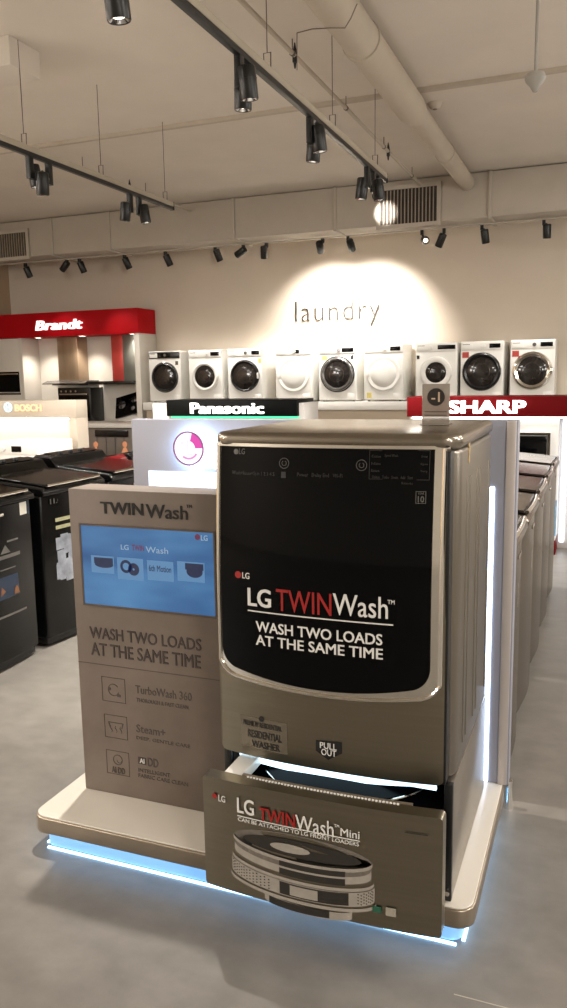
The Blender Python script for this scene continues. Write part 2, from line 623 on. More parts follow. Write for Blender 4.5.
def lamp(box, lens, aim, lab, group, power=0, cone=70, size=1.05, blen=0.16):
    """a track head: driver box below the track at box, lamp body with its lens at lens shining along aim"""
    box, lens, aim = Vector(box), Vector(lens), Vector(aim).normalized()
    t = thing('track_spotlight', lab, 'spotlight', box, group)
    piv = lens - aim * (0.15 * size) - box
    bx = lamp_mesh['driver_box'].copy(); COL.objects.link(bx); bx.parent = t
    bx.scale = (1, 1, blen)
    arm = lamp_mesh['arm'].copy(); COL.objects.link(arm); arm.parent = t
    e0 = Vector((0, 0, -blen * 0.8))
    d = piv - e0
    q = Vector((0, 0, 1)).rotation_difference(d.normalized()).to_matrix().to_4x4()
    arm.matrix_local = Matrix.Translation(e0) @ q @ Matrix.Diagonal((1, 1, d.length, 1))
    bd = lamp_mesh['lamp_body'].copy(); COL.objects.link(bd); bd.parent = t
    bd.matrix_local = Matrix.Translation(piv) @ Vector((0, 0, -1)).rotation_difference(aim).to_matrix().to_4x4() @ Matrix.Scale(size, 4)
    for n in ('reflector', 'lens'):
        c = lamp_mesh[n].copy(); COL.objects.link(c); c.parent = bd
    if power:
        L = bpy.data.lights.new('lamp_light', 'SPOT')
        L.energy = power
        L.color = SPOT_COL
        L.spot_size = radians(cone)
        L.spot_blend = 0.7
        L.shadow_soft_size = 0.035
        lo = bpy.data.objects.new('lamp_light', L)
        COL.objects.link(lo)
        lo.parent = bd
        lo.location = (0, 0, -0.172)
    return t


def lamp_meshes():
    """body hangs from the origin down -z; tilt about x swings it"""
    d = {}
    d['driver_box'] = MB().box(-0.019, 0.019, -0.026, 0.026, -1, 0, 0.003, vert_only=True).build('driver_box', M_LAMPBODY)
    d['arm'] = MB().cyl((0, 0, 0), (0, 0, 1), 0.012, seg=10).build('arm', M_LAMPBODY)
    m = MB().lathe([(0, 0.0), (0.03, 0.0), (0.042, -0.004), (0.046, -0.012), (0.046, -0.155), (0.043, -0.16), (0.040, -0.158), (0.039, -0.14), (0, -0.14)], (0, 0, 0), 'z', 28, 1)
    m.box(-0.006, 0.006, -0.05, -0.044, -0.06, -0.01, 0.002)
    m.lathe([(0.0465, -0.06), (0.048, -0.06), (0.048, -0.065), (0.0465, -0.065)], (0, 0, 0), 'z', 28, 1)
    d['lamp_body'] = m.build('lamp_body', M_LAMPBODY)
    d['reflector'] = MB().lathe([(0.039, -0.157), (0.022, -0.143)], (0, 0, 0), 'z', 24, 1).build('reflector', M_REFL)
    d['lens'] = MB().lathe([(0, -0.1445), (0.024, -0.1445), (0.024, -0.1405), (0, -0.1405)], (0, 0, 0), 'z', 24, 1).build('lens', M_LENS)
    for o in d.values():
        for v in o.data.vertices:
            v.co += o.location
        o.location = (0, 0, 0)
    return d


lamp_mesh = lamp_meshes()
G1, G2, G3 = 'lamps on the track over the display', 'lamps on the left track', 'lamps on the rail below the duct'
T2, T1 = -1.86, -4.10
DN = Vector((0, 0, -1))


def track_head(tx, bpx, lpx, dx, aim, lab, group, power, cone=75):
    b = at(*bpx, 0, tx)
    lamp((tx, b.y, TRACK_Z), at(*lpx, 0, tx + dx), aim, lab, group, power, cone)


track_head(T2, (112, -14), (119, 18.5), 0.03, (0.05, 0.1, -1), 'black spotlight with a bright lens cut by the top edge of the photo', G1, SPOT_W)
track_head(T2, (239, 61), (249.5, 98), 0.05, (0.05, 0.12, -1), 'higher lamp of the pair on the long track next to the wire gripper', G1, SPOT_W)
track_head(T2, (250, 68), (243, 108.5), -0.045, (-0.05, 0.05, -1), 'lower lamp of the pair on the long track next to the wire gripper', G1, SPOT_W)
track_head(T2, (310, 125), (320, 150.5), 0.05, (0.1, 0.1, -1), 'higher lamp of the middle pair on the long track', G1, SPOT_W)
track_head(T2, (319, 131), (313, 160.5), -0.045, (-0.1, 0.05, -1), 'lower lamp of the middle pair on the long track', G1, SPOT_W)
track_head(T2, (367, 176), (361, 198), -0.055, (-0.12, 0.0, -1), 'left lamp of the last group on the long track before the duct', G1, SPOT_W)
track_head(T2, (373, 178), (379.5, 199), 0.06, (0.12, 0.1, -1), 'lamp at the very end of the long track before the duct', G1, SPOT_W)
lamp((T2, 6.99, TRACK_Z), (T2 - 0.02, 7.08, 3.16), at(386, 213, 1, 10.57) - Vector((T2 - 0.02, 7.08, 3.16)), 'added lamp turned level towards the duct grille in the last group on the long track', G1, 5200, 5.0)  # extra head, added to throw the bright patch onto the grille
track_head(T1, (30, 169), (37, 186), -0.05, (0.1, 0.1, -1), 'higher lamp of the front pair on the left track', G2, SPOT_W)
track_head(T1, (49, 175), (43, 194), 0.05, (-0.1, 0.1, -1), 'lower lamp of the front pair on the left track', G2, SPOT_W)
track_head(T1, (130, 203), (125, 220), -0.05, (-0.15, 0.05, -1), 'left lamp of the back pair on the left track', G2, SPOT_W)
track_head(T1, (139, 207), (146, 222), 0.05, (0.15, 0.05, -1), 'right lamp of the back pair on the left track', G2, SPOT_W)

# rail under the duct with the wall washers
RY = 10.95
tag(MB().box(-9.9, 4.0, RY - 0.018, RY + 0.018, 3.514, 3.5295, 0.002).build('lamp_rail', M_DUCT), 'slim painted lamp rail fixed under the long air duct', 'track')
for (px, py, aim, lab, p, cone) in (
        (28, 272, (0.2, 0.35, -1), 'first lamp from the left on the rail below the duct', 0.5, 70),
        (65, 266, (-0.8, 0.1, -0.7), 'sideways lamp, second from the left on the rail below the duct', 0.0, 50),
        (82, 267, (0.25, 0.3, -1), 'third lamp from the left on the duct rail, right beside the sideways one', 0.7, 70),
        (127, 263, (0.25, 0.4, -1), 'lamp on the duct rail above the end of the red header', 0.8, 70),
        (168, 260, (0.3, 0.35, -1), 'lamp on the duct rail above the first white washer', 1.7, 70),
        (218, 255, (0.25, 0.35, -1), 'lamp on the duct rail above the second white washer', 1.7, 70),
        (241, 252, (-0.8, 0.1, -0.4), 'left lamp of the two above the third white washer', 0.0, 50),
        (264, 252, (-0.15, 0.35, -1), 'right lamp of the two above the third white washer', 1.0, 70),
        (320, 247, (-0.12, 0.75, -0.62), 'lamp on the duct rail above the first half of the wall lettering', 4.6, 88),
        (351, 245, (0.0, 0.75, -0.62), 'lamp on the duct rail above the last letters of the wall lettering', 4.6, 88),
        (425, 240, (0.35, -1.0, -0.25), 'glaring lamp turned to the camera below the right grille', 0.2, 40),
        (441, 240, (-0.5, 0.3, -1), 'lamp right beside the glaring one below the right grille', 0.8, 70),
        (485, 236, (0.1, 0.3, -1), 'lamp on the duct rail above the big dark-doored washer', 0.9, 70),
        (547, 231, (0.0, 0.15, -1), 'last upright lamp at the right on the rail below the duct', 0.9, 70)):
    a = at(px, py, 1, RY)
    d = Vector(aim).normalized()
    lamp((a.x - 0.04 * (1 if d.x >= 0 else -1), RY, 3.513), a + d * 0.08, d, lab, G3, p * WALL_SPOT_W, cone, size=1.1, blen=0.06)
for o in lamp_mesh.values():
    bpy.data.objects.remove(o)

# the word on the back wall
a, b = at(296, 323, 1, WALL_Y), at(380, 302, 1, WALL_Y)
m = MB()
lettering(m, 'laundry', a.x, 2.385, b.x, 2.80, WALL_Y - 0.012, th=0.02, bold=-0.018, space=1.12)
tag(m.build('wall_lettering', mat('letter_dark', (58, 52, 46), 0.7, noise=(20, 0.1))), 'thin raised letters spelling laundry on the back wall', 'lettering')


# ================================================================== THE LIT DISPLAY ISLAND
M_DECK = mat('deck_white', (204, 197, 185), 0.25, noise=(4, 0.02))
M_RIM = mat('rim_champagne', (146, 134, 118), 0.32, metal=0.7, noise=(6, 0.06))
M_PANEL = mat('panel_white', (140, 141, 153), 0.38, noise=(3, 0.02))
M_LEDBLUE = glow('led_cool', (150, 206, 255), 7.0)
M_LEDSKIRT = mat('acrylic_skirt', (150, 190, 230), 0.3, emit=(96, 172, 238), es=0.5, noise=(3, 0.03))
M_STEEL = mat('titanium_steel', (136, 129, 114), 0.32, metal=1.0, noise=(14, 0.05), stretch=(0.06, 1, 6), rvar=0.05)
M_STEELSIDE = mat('side_steel', (128, 121, 111), 0.34, metal=0.9, noise=(14, 0.05), stretch=(6, 6, 0.08), rvar=0.06)
M_CHROME = mat('chrome', (220, 216, 208), 0.12, metal=1.0, noise=(20, 0.03))
M_GLASS = mat('black_glass', (5, 5, 6), 0.05, noise=(3, 0.1), spec=0.13)
M_DARK = mat('dark_plastic', (16, 16, 17), 0.4, noise=(20, 0.1))
M_WHITE = mat('white_enamel', (224, 221, 214), 0.3, noise=(6, 0.02))
M_PRINTW = mat('print_white', (214, 212, 206), 0.5, noise=(20, 0.02))
M_PRINTG = mat('print_grey', (84, 82, 78), 0.5, noise=(20, 0.05))
M_PRINTDIM = mat('print_dim', (40, 39, 37), 0.5, noise=(20, 0.05))
M_PRINTR = mat('print_red', (150, 22, 18), 0.5, noise=(20, 0.05))
PX0, PX1, PY0, PY1 = -1.800, -0.276, 2.082, 2.900

pf = thing('display_platform', 'low white display platform with a champagne rim, glowing blue underneath', 'platform', ((PX0 + PX1) / 2, 2.45, 0))
MB().rbox(PX0, PX1, PY0, PY1, 0.068, 0.127, 0.055, 0.006, 6).build('rim', M_RIM, pf)
MB().rbox(PX0 + 0.006, PX1 - 0.006, PY0 + 0.006, PY1 - 0.006, 0.124, 0.1315, 0.05, 0.003, 6).build('deck', M_DECK, pf)
MB().rbox(PX0 + 0.035, PX1 - 0.035, PY0 + 0.028, PY1 - 0.02, 0.010, 0.070, 0.04, 0, 6).build('glowing_skirt', M_LEDSKIRT, pf)
m = MB()
for z in (0.0, 0.062):
    m.box(PX0 + 0.05, PX1 - 0.05, PY0 + 0.022, PY0 + 0.03, z, z + 0.005)
    m.box(PX1 - 0.038, PX1 - 0.028, PY0 + 0.05, PY1 - 0.05, z, z + 0.005)
    m.box(PX0 + 0.028, PX0 + 0.038, PY0 + 0.05, PY1 - 0.05, z, z + 0.005)
m.build('light_strip', M_LEDBLUE, pf)

# the back panel with the lit emblem
pn = thing('backlit_board', 'tall white panel with a lit pink round emblem behind the big steel washer', 'panel', (-1.03, 2.87, 0.13))
MB().box(PX0 + 0.004, -0.262, 2.845, 2.905, 0.1318, 1.462, 0.003).build('board', M_PANEL, pn)
MB().box(-0.352, -0.336, 2.838, 2.846, 0.135, 1.232, 0.002).build('light_strip', glow('led_white', (205, 226, 255), 6.5), pn, label='vertical white light strip')
sl = MB().box(-1.722, -1.02, 2.8405, 2.846, 1.06, 1.252)
sl.build('lit_slot', glow('slot_white', (226, 240, 255), 1.7), pn, label='bright white lit slot')
_e = at(188.5, 448.5, 1, 2.788)
ex, ez = _e.x, _e.z
MB().cyl((ex, 2.788, ez), (ex, 2.800, ez), 0.066, seg=48).build('emblem_disc', glow('emblem_pink', (255, 232, 248), 1.35), pn, label='glowing pale pink disc')
MB().cyl((ex, 2.801, ez), (ex, 2.808, ez), 0.062, seg=48).build('halo_light', glow('halo_blue', (176, 216, 255), 34.0), pn)
m = MB()
ring_plate(m, ex, ez, 0.062, 0.0675, 2.7878, 0.003, 48)
m.build('emblem_ring', glow('emblem_mauve', (170, 96, 150), 0.6), pn, label='mauve ring')
m = MB()
ring_plate(m, ex, ez, 0.030, 0.062, 2.7878, 0.002, 40, radians(2), radians(74))
m.build('emblem_quarter', glow('emblem_magenta', (222, 70, 172), 0.95), pn, label='magenta quarter')
m = MB()
ring_plate(m, ex, ez, 0.036, 0.044, 2.7878, 0.002, 40, radians(232), radians(330))
m.build('emblem_smile', glow('emblem_rose', (226, 150, 206), 0.95), pn)
m = MB()
m.box(ex - 0.006, ex + 0.002, 2.786, 2.7878, ez - 0.020, ez + 0.034)
m.box(ex - 0.006, ex + 0.020, 2.786, 2.7878, ez - 0.027, ez - 0.020)
m.build('emblem_nose', glow('emblem_rose2', (246, 208, 238), 1.25), pn)
MB().cyl((ex - 0.028, 2.786, ez + 0.022), (ex - 0.028, 2.7878, ez + 0.022), 0.007, seg=16).build('emblem_eye', glow('emblem_rose2', (246, 208, 238), 1.25), pn)
m = MB()
lettering(m, 'LG', -1.425, 1.275, -1.255, 1.41, 2.80, th=0.03, bold=0.03)
m.build('lit_letters', glow('letters_white', (240, 247, 255), 4.0), pn)
MB().box(-0.300, -0.268, 2.838, 2.8448, 0.1325, 1.461, 0.001).build('edge_trim', mat('trim_pearl', (196, 188, 184), 0.35, metal=0.3, noise=(10, 0.03)), pn)
MB().cyl((-0.268, 2.925, 0.0), (-0.268, 2.925, 0.11), 0.018, 0.012, 14).build('foot', M_CHROME, pf)

# ------------------------------------------------------------------ the big steel washer
WX0, WX1 = -1.046, -0.340
WC = (WX0 + WX1) / 2


def fy(x, z=1.0):
    s = min(1.0, abs(x - WC) / 0.345)
    return 2.050 + 0.028 * s ** 2.4 + 0.030 * (max(0.0, z - 0.98) / 0.45) ** 1.7


wm = thing('washing_machine', 'large titanium steel washing machine with black glass front, on top of the open drawer', 'washing machine', (WC, 2.45, 0.497))
MB().rbox(WX0, WX1, 2.112, 2.79, 0.500, 1.425, 0.055, 0.01, 8).build('cabinet', M_STEELSIDE, wm)
for y in (2.245, 2.30, 2.44, 2.50, 2.70):
    MB().rbox(WX1 - 0.004, WX1 + 0.003, y - 0.012, y + 0.012, 0.56, 1.34, 0.003, 0.001, 2).build('pressed_rib', M_STEELSIDE, wm)
MB().rbox(WX0 - 0.004, WX1 + 0.004, 2.090, 2.80, 1.426, 1.468, 0.050, 0.016, 8).build('top_cover', mat('top_steel', (150, 142, 130), 0.24, metal=1.0, noise=(14, 0.05), stretch=(0.06, 6, 1)), wm)
# front sheet in steel, bulged forward
FX0, FX1 = -1.042, -0.362


def zb_front(x):
    d = min(x - FX0, FX1 - x)
    r = 0.02
    return 0.500 + (r - sqrt(max(0, r * r - (r - d) ** 2)) if d < r else 0)


MB().plate(FX0, FX1, zb_front, lambda x: 1.436, fy, 0.06).build('front_panel', M_STEEL, wm)
# right-hand chromed corner post and the dark gap beside it
m = MB().rbox(-0.368, -0.357, 2.075, 2.125, 0.505, 1.425, 0.003, 0.001, 3)
m.build('corner_gap', M_DARK, wm)
GX0, GX1 = -1.036, -0.372      # outer edge of the chrome surround


def zb_round(x0, x1, edge, sag, r):
    c, h = (x0 + x1) / 2, (x1 - x0) / 2

    def f(x):
        base = edge - sag * (1 - ((x - c) / h) ** 2)
        d = min(x - x0, x1 - x)
        if d < r:
            base += r - sqrt(max(0, r * r - (r - d) ** 2))
        return base
    return f


fo = zb_round(GX0, GX1, 0.752, 0.030, 0.055)
fi = zb_round(GX0 + 0.014, GX1 - 0.030, 0.786, 0.042, 0.045)
MB().plate(GX0, GX1, fo, lambda x: 1.434, lambda x, z: fy(x, z) - 0.005, 0.03, 64).build('chrome_surround', M_CHROME, wm)
MB().plate(GX0 + 0.013, GX1 - 0.029, fi, lambda x: 1.428, lambda x, z: fy(x, z) - 0.010, 0.03, 64).build('glass_door', M_GLASS, wm, label='black glass front')
# bright bead round the surround
pts = []
for i in range(65):
    s = 0.5 - 0.5 * cos(pi * i / 64)
    x = GX0 + (GX1 - GX0) * s
    xx = min(max(x, GX0 + 0.004), GX1 - 0.004)
    pts.append((xx, fy(xx, fo(xx)) - 0.006, fo(xx) + 0.006))
side = [0.83 + 0.6 * k / 8 for k in range(9)]
pts = [(GX0 + 0.004, fy(GX0, z) - 0.006, z) for z in reversed(side)] + pts + [(GX1 - 0.004, fy(GX1, z) - 0.006, z) for z in side]
mm = MB().tube(pts, 0.006, 8)
mm.build('chrome_bead', M_CHROME, wm)
MB().plate(GX0 - 0.004, GX1 + 0.010, lambda x: 1.429, lambda x: 1.437, lambda x, z: fy(x, z) - 0.008, 0.02, 48).build('top_bead', M_CHROME, wm)
DY = 0.0105      # how far the print stands before fy


def on_front(v):
    return Vector((v.x, fy(v.x, v.z) - DY - (2.0 - v.y), v.z))


FYP = 2.045      # plane used to find the print's place


def front_words(mb, s, ll, tr, **k):
    a, b = at(*ll, 1, FYP), at(*tr, 1, FYP)
    return lettering(mb, s, a.x, a.z, b.x, b.z, 2.0, th=0.0008, **k)


def frect(mb, ul, lr):
    a, b = at(*ul, 1, FYP), at(*lr, 1, FYP)
    n = 8
    for i in range(n):
        x0, x1 = a.x + (b.x - a.x) * i / n, a.x + (b.x - a.x) * (i + 1) / n
        mb.box(x0, x1, 1.9992, 2.0, b.z, a.z)
    return mb


m = MB()
front_words(m, 'LG', (247, 606), (271, 590), bold=0.03)
front_words(m, 'Wash', (333.5, 614), (388, 597.5), bold=0.008)
front_words(m, 'TM', (387.5, 604), (394.5, 600.5), bold=0.01)
front_words(m, 'WASH TWO LOADS', (255.5, 631.6), (382.5, 634.2), bold=0.022)
front_words(m, 'AT THE SAME TIME', (255.5, 645), (383, 648.7), bold=0.022)
front_words(m, 'LG', (241, 579), (248.5, 573.5), bold=0.02)
a, b = at(247, 610.5, 1, FYP), at(393, 625.5, 1, FYP)
z = (a.z + b.z) / 2
for i in range(12):
    x0, x1 = a.x + (b.x - a.x) * i / 12, a.x + (b.x - a.x) * (i + 1) / 12
    m.box(x0, x1, 1.9992, 2.0, z - 0.0018, z + 0.0018)
m.warp(on_front).build('white_lettering', M_PRINTW, wm, label='white lettering on the glass')
m = MB()
front_words(m, 'TWIN', (276.5, 610.3), (332, 593.5), bold=0.006)
m.warp(on_front).build('red_lettering', M_PRINTR, wm, label='red lettering on the glass')
m = MB()
a = at(236.5, 575.5, 1, FYP)
m.cyl((a.x, 1.9992, a.z), (a.x, 2.0, a.z), 0.0105, seg=20)
m.warp(on_front).build('red_dot', M_PRINTR, wm, label='red round mark on the glass')
# control print along the top of the glass
FYP = 2.085
m = MB()
front_words(m, 'LG', (239.5, 454), (245.5, 448.5), bold=0.01)
a = at(236.3, 451.5, 1, FYP)
ring_plate(m, a.x, a.z, 0.0, 0.008, 2.0, 0.0008, 18)
m.warp(on_front).build('maker_mark', M_PRINTG, wm)
for (px, py) in ((286.5, 462.5), (363.5, 464.5)):
    a = at(px, py, 1, FYP)
    m = MB()
    ring_plate(m, a.x, a.z, 0.0135, 0.0150, 2.0, 0.0008, 28)
    ring_plate(m, a.x, a.z, 0.006, 0.0073, 2.0, 0.0008, 20, 2.2, 7.4)
    m.warp(on_front).build('dial_symbol', M_PRINTG, wm)
m = MB()
a, b = at(417, 490.5, 1, FYP), at(427, 503, 1, FYP)
frame_rect(m, a.x, b.x, b.z, a.z, 2.0, 0.0015, 0.0008)
front_words(m, '10', (419, 501.5), (425.3, 495.5), bold=0.03)
front_words(m, 'YEAR', (419, 493.8), (425.3, 491.8))
m.warp(on_front).build('warranty_badge', M_PRINTG, wm)
m = MB()
a, b = at(371, 449.5, 1, FYP), at(430, 480, 1, FYP)
frame_rect(m, a.x, b.x, b.z, a.z, 2.0, 0.0012, 0.0008)
for (s, p, q) in (('Cotton', (373, 457), (382, 454.5)), ('Speed Wash', (386, 457), (399, 454)), ('Delay', (422, 458), (428, 455.5)),
                  ('Delicates', (373, 464), (382, 461.5)), ('Spin', (421, 465.5), (428, 463)), ('Rinse', (373, 471), (381, 468.5)),
                  ('Temp', (421, 472.5), (428, 470)), ('Option   Turbo   Steam   Add   Start', (374, 478.5), (414, 475.5)),
                  ('Wash+Rinse+Spin 1 2 3 4 5', (233, 475), (277, 471.5)), ('Power   Delay End   Wi-Fi', (300, 476.5), (345, 473)), ('Remote', (403, 483.5), (414, 481.5))):
    front_words(m, s, p, q, res=1)
front_words(m, '1', (284, 477), (288.5, 471))
m.warp(on_front).build('control_print', M_PRINTDIM, wm)
FYP = 2.045
# fixed marks on the lower steel sheet
DY = 0.0008
M_FILM = mat('clear_sticker', (120, 112, 98), 0.2, metal=0.5, noise=(6, 0.15))
m = MB()
frect(m, (238, 717), (287, 756))
m.warp(on_front).build('sticker', M_FILM, wm, label='shiny clear sticker with black print')
DY = 0.0016
m = MB()
for s, p, q in (('PREMIUM RESIDENTIAL', (241, 726.5), (281, 727.5)), ('RESIDENTIAL', (246, 738.3), (281, 736.5)), ('WASHER', (250, 748.3), (279, 746.3))):
    front_words(m, s, p, q, bold=0.03, res=2)
a = at(260, 722, 1, FYP)
ring_plate(m, a.x, a.z + 0.004, 0, 0.009, 2.0, 0.0006, 14)
m.warp(on_front).build('sticker_print', M_DARK, wm)
m = MB()
P = [at(*p, 1, FYP) for p in ((315.5, 740.5), (341.5, 743), (341.5, 754), (328, 760.5), (315.5, 751))]
m.prism([(p.x, p.z) for p in P], 1.9994, 2.0)
m.warp(on_front).build('pull_tag', mat('tag_black', (15, 15, 15), 0.6, noise=(20, 0.1)), wm, label='black arrow tag with white words')
DY = 0.0024
m = MB()
front_words(m, 'PULL', (319.7, 748.3), (336.4, 744.8), bold=0.015)
front_words(m, 'OUT', (321, 755), (336, 751.2), bold=0.015)
m.warp(on_front).build('tag_words', M_PRINTW, wm)
m = MB()
a = at(469, 450, 0, WX1)
for k in range(3):
    m.cyl((WX1 - 0.001, a.y + 0.008 * (k % 2), a.z + 0.02 - 0.022 * k), (WX1 + 0.0015, a.y + 0.008 * (k % 2), a.z + 0.02 - 0.022 * k), 0.013, seg=12)
m.build('side_sticker', mat('sticker_gold', (186, 160, 110), 0.4, metal=0.4, noise=(60, 0.4)), wm)

# ------------------------------------------------------------------ the pedestal washer with its drawer pulled out
pw = thing('pedestal_washer', 'low steel pedestal washer under the big machine, its drawer pulled out', 'washing machine', (WC, 2.45, 0.132))
M_PSIDE = mat('pedestal_side', (132, 124, 114), 0.28, metal=0.7, noise=(5, 0.06))
m = MB()
m.box(WX1 - 0.022, WX1 - 0.002, 2.118, 2.79, 0.135, 0.492, 0.003)
m.box(WX0 + 0.002, WX0 + 0.022, 2.118, 2.79, 0.135, 0.492, 0.003)
m.box(WX0 + 0.02, WX1 - 0.02, 2.77, 2.79, 0.135, 0.492)
m.build('cabinet', M_PSIDE, pw)
m = MB()
m.box(WX0 + 0.001, WX0 + 0.026, 2.100, 2.12, 0.137, 0.494, 0.003)
m.box(WX1 - 0.026, WX1 - 0.001, 2.100, 2.12, 0.137, 0.494, 0.003)
m.box(WX0 + 0.02, WX1 - 0.02, 2.112, 2.78, 0.137, 0.150)
m.box(WX0 + 0.02, WX1 - 0.02, 2.112, 2.78, 0.484, 0.494)
m.build('black_frame', M_DARK, pw, label='black inner frame')
m = MB()
for x in (WX0 + 0.06, WX1 - 0.06):
    for y in (2.16, 2.74):
        m.cyl((x, y, 0.1316), (x, y, 0.14), 0.02, seg=14)
m.build('feet', M_DARK, pw)
MB().cyl((WX1 - 0.012, 2.092, 0.165), (WX1 - 0.012, 2.10, 0.165), 0.007, seg=14).build('screw', M_CHROME, pw)
# light bar below the big machine's lip
m = MB()
m.plate(WX0 + 0.05, WX1 - 0.05, lambda x: 0.462 - 0.026 * max(0.0, 1 - ((x - WC + 0.04) / 0.27) ** 2), lambda x: 0.4835, lambda x, z: 2.104 + 0.4 * (0.484 - z), 0.012, 40, 2)
m.build('light_bar', glow('drawer_light', (200, 236, 255), 2.4), pw, label='bright cool light bar inside the drawer opening')
# drawer
dw = bpy.data.objects.new('drawer', None)
COL.objects.link(dw)
dw.parent = pw
dw.location = Vector((WC, 2.2, 0.14)) - wl(pw)
DX0, DX1, DZ0, DZ1 = -1.036, -0.338, 0.140, 0.484


def dyf(x, z=0):
    s = min(1.0, abs(x - (DX0 + DX1) / 2) / 0.349)
    return 1.918 + 0.018 * s ** 2.4


def dz(x, lo):
    d = min(x - DX0, DX1 - x)
    r = 0.012
    e = (r - sqrt(max(0, r * r - (r - d) ** 2))) if d < r else 0
    return DZ0 + e if lo else DZ1 - e


MB().plate(DX0, DX1, lambda x: dz(x, True), lambda x: dz(x, False), dyf, 0.045, 56).build('drawer_front', M_STEEL, dw)
m = MB()
m.box(DX0 + 0.05, DX1 - 0.05, 1.965, 2.62, 0.165, 0.41, 0.01)
m.build('tub', M_DARK, dw)
m = MB()
m.box(DX0 + 0.035, DX1 - 0.035, 1.965, 2.16, 0.41, 0.425, 0.004)
m.box(DX0 + 0.035, DX1 - 0.035, 2.16, 2.62, 0.41, 0.425, 0.004)
m.build('tub_lid', mat('lid_black', (4, 4, 5), 0.7, spec=0.0, noise=(10, 0.1)), dw)
m = MB()
arc = [(WC + 0.27 * cos(t), 2.26 + 0.24 * sin(t) * 1.0, 0.428) for t in [pi + pi * i / 40 for i in range(41)]]
m.tube(arc, 0.004, 8)
m.build('lid_rim', M_CHROME, dw)
m = MB()
m.lathe([(0.0, 0.0), (0.1, -0.002), (0.2, -0.006), (0.255, -0.012), (0.255, -0.02), (0, -0.02)], (WC, 2.26, 0.447), 'z', 48, 1)
m.build('lid_glass', mat('lid_smoke', (4, 4, 5), 0.3, spec=0.03, noise=(6, 0.1)), dw)
m = MB()
m.rbox(DX0 + 0.045, DX0 + 0.105, 1.96, 2.14, 0.445, 0.478, 0.008, 0.004, 3)
m.build('detergent_box', M_WHITE, dw, label='white detergent box at the left of the drawer')
m = MB()
m.box(DX0 + 0.022, DX0 + 0.032, 1.97, 2.5, 0.2, 0.24, 0.003).box(DX1 - 0.032, DX1 - 0.022, 1.97, 2.5, 0.2, 0.24, 0.003)
m.build('slide_rails', M_CHROME, dw)
# grip lip behind the top edge, with its row of bright dots
m = MB()
m.plate(DX0 + 0.11, DX1 - 0.09, lambda x: 0.466, lambda x: 0.4855, lambda x, z: dyf(x) + 0.046, 0.012, 40)
m.build('grip_lip', M_RIM, dw)
m = MB()
for i in range(46):
    x = -0.905 + 0.44 * i / 45
    m.cyl((x, dyf(x) + 0.043, 0.4835), (x, dyf(x) + 0.043, 0.4865), 0.0036, seg=8)
m.build('dotted_edge', M_PRINTW, dw, label='row of bright dots along the top edge')
# print on the drawer front
DFP = 1.926
DD = 0.0006


def on_drawer(v):
    return Vector((v.x, dyf(v.x) - DD - (2.0 - v.y), v.z))


def dwords(mb, s, ll, tr, **k):
    a, b = at(*ll, 1, DFP), at(*tr, 1, DFP)
    return lettering(mb, s, a.x, a.z, b.x, b.z, 2.0, th=0.0007, **k)


def arcband(mb, cx, cz, rx, rz, h, t0, t1, n=40):
    """printed band that follows the front of a round tub: ellipse arc of height h"""
    bm = mb.bm
    prev = None
    for i in range(n + 1):
        t = t0 + (t1 - t0) * i / n
        x, z = cx + rx * cos(t), cz + rz * sin(t)
        cur = [bm.verts.new((x, 1.9995, z)), bm.verts.new((x, 1.9995, z - h))]
        if prev:
            bm.faces.new((prev[0], cur[0], cur[1], prev[1]))
        prev = cur
    return mb


def ellipse(mb, cx, cz, rx, rz, y=1.9995, n=40, t0=0, t1=2 * pi):
    mb.bm.faces.new([mb.bm.verts.new((cx + rx * cos(t0 + (t1 - t0) * i / n), y, cz + rz * sin(t0 + (t1 - t0) * i / n))) for i in range(n)])
    return mb


c0 = at(301, 846, 1, DFP)
TX, TZ = c0.x, c0.z - 0.005
RXD = 0.205
M_TUBL = mat('print_tub_light', (150, 143, 133), 0.5, noise=(25, 0.10))
M_TUBM = mat('print_tub_mid', (104, 97, 88), 0.5, noise=(25, 0.15))
M_TUBD = mat('print_tub_dark', (38, 34, 30), 0.5, noise=(25, 0.15))
DD = 0.0005
m = MB()
ellipse(m, TX, TZ, RXD, 0.040)
arcband(m, TX, TZ, RXD, 0.040, 0.045, pi, 2 * pi)
m.warp(on_drawer).build('tub_print', M_TUBM, dw, label='printed picture of a round washing tub')
DD = 0.0010
m = MB()
arcband(m, TX, TZ + 0.004, RXD + 0.002, 0.044, 0.010, pi, 2 * pi)
arcband(m, TX, TZ - 0.020, RXD - 0.002, 0.044, 0.022, pi, 2 * pi)
arcband(m, TX, TZ - 0.052, RXD + 0.006, 0.046, 0.010, pi, 2 * pi)
arcband(m, TX, TZ - 0.064, RXD + 0.008, 0.046, 0.042, pi, 2 * pi)
arcband(m, TX, TZ - 0.112, RXD + 0.012, 0.046, 0.010, pi, 2 * pi)
arcband(m, TX + 0.02, TZ - 0.150, 0.13, 0.022, 0.024, pi, 2 * pi)
m.warp(on_drawer).build('tub_rings', M_TUBL, dw)
DD = 0.0015
m = MB()
ellipse(m, TX, TZ - 0.002, RXD - 0.03, 0.026)
arcband(m, TX, TZ - 0.004, RXD, 0.044, 0.016, pi * 1.40, pi * 1.72)
arcband(m, TX, TZ - 0.026, RXD, 0.044, 0.020, pi * 1.40, pi * 1.72)
arcband(m, TX, TZ - 0.066, RXD, 0.046, 0.038, pi * 1.40, pi * 1.74)
arcband(m, TX + 0.005, TZ - 0.150, 0.125, 0.022, 0.022, pi * 1.2, pi * 1.72)
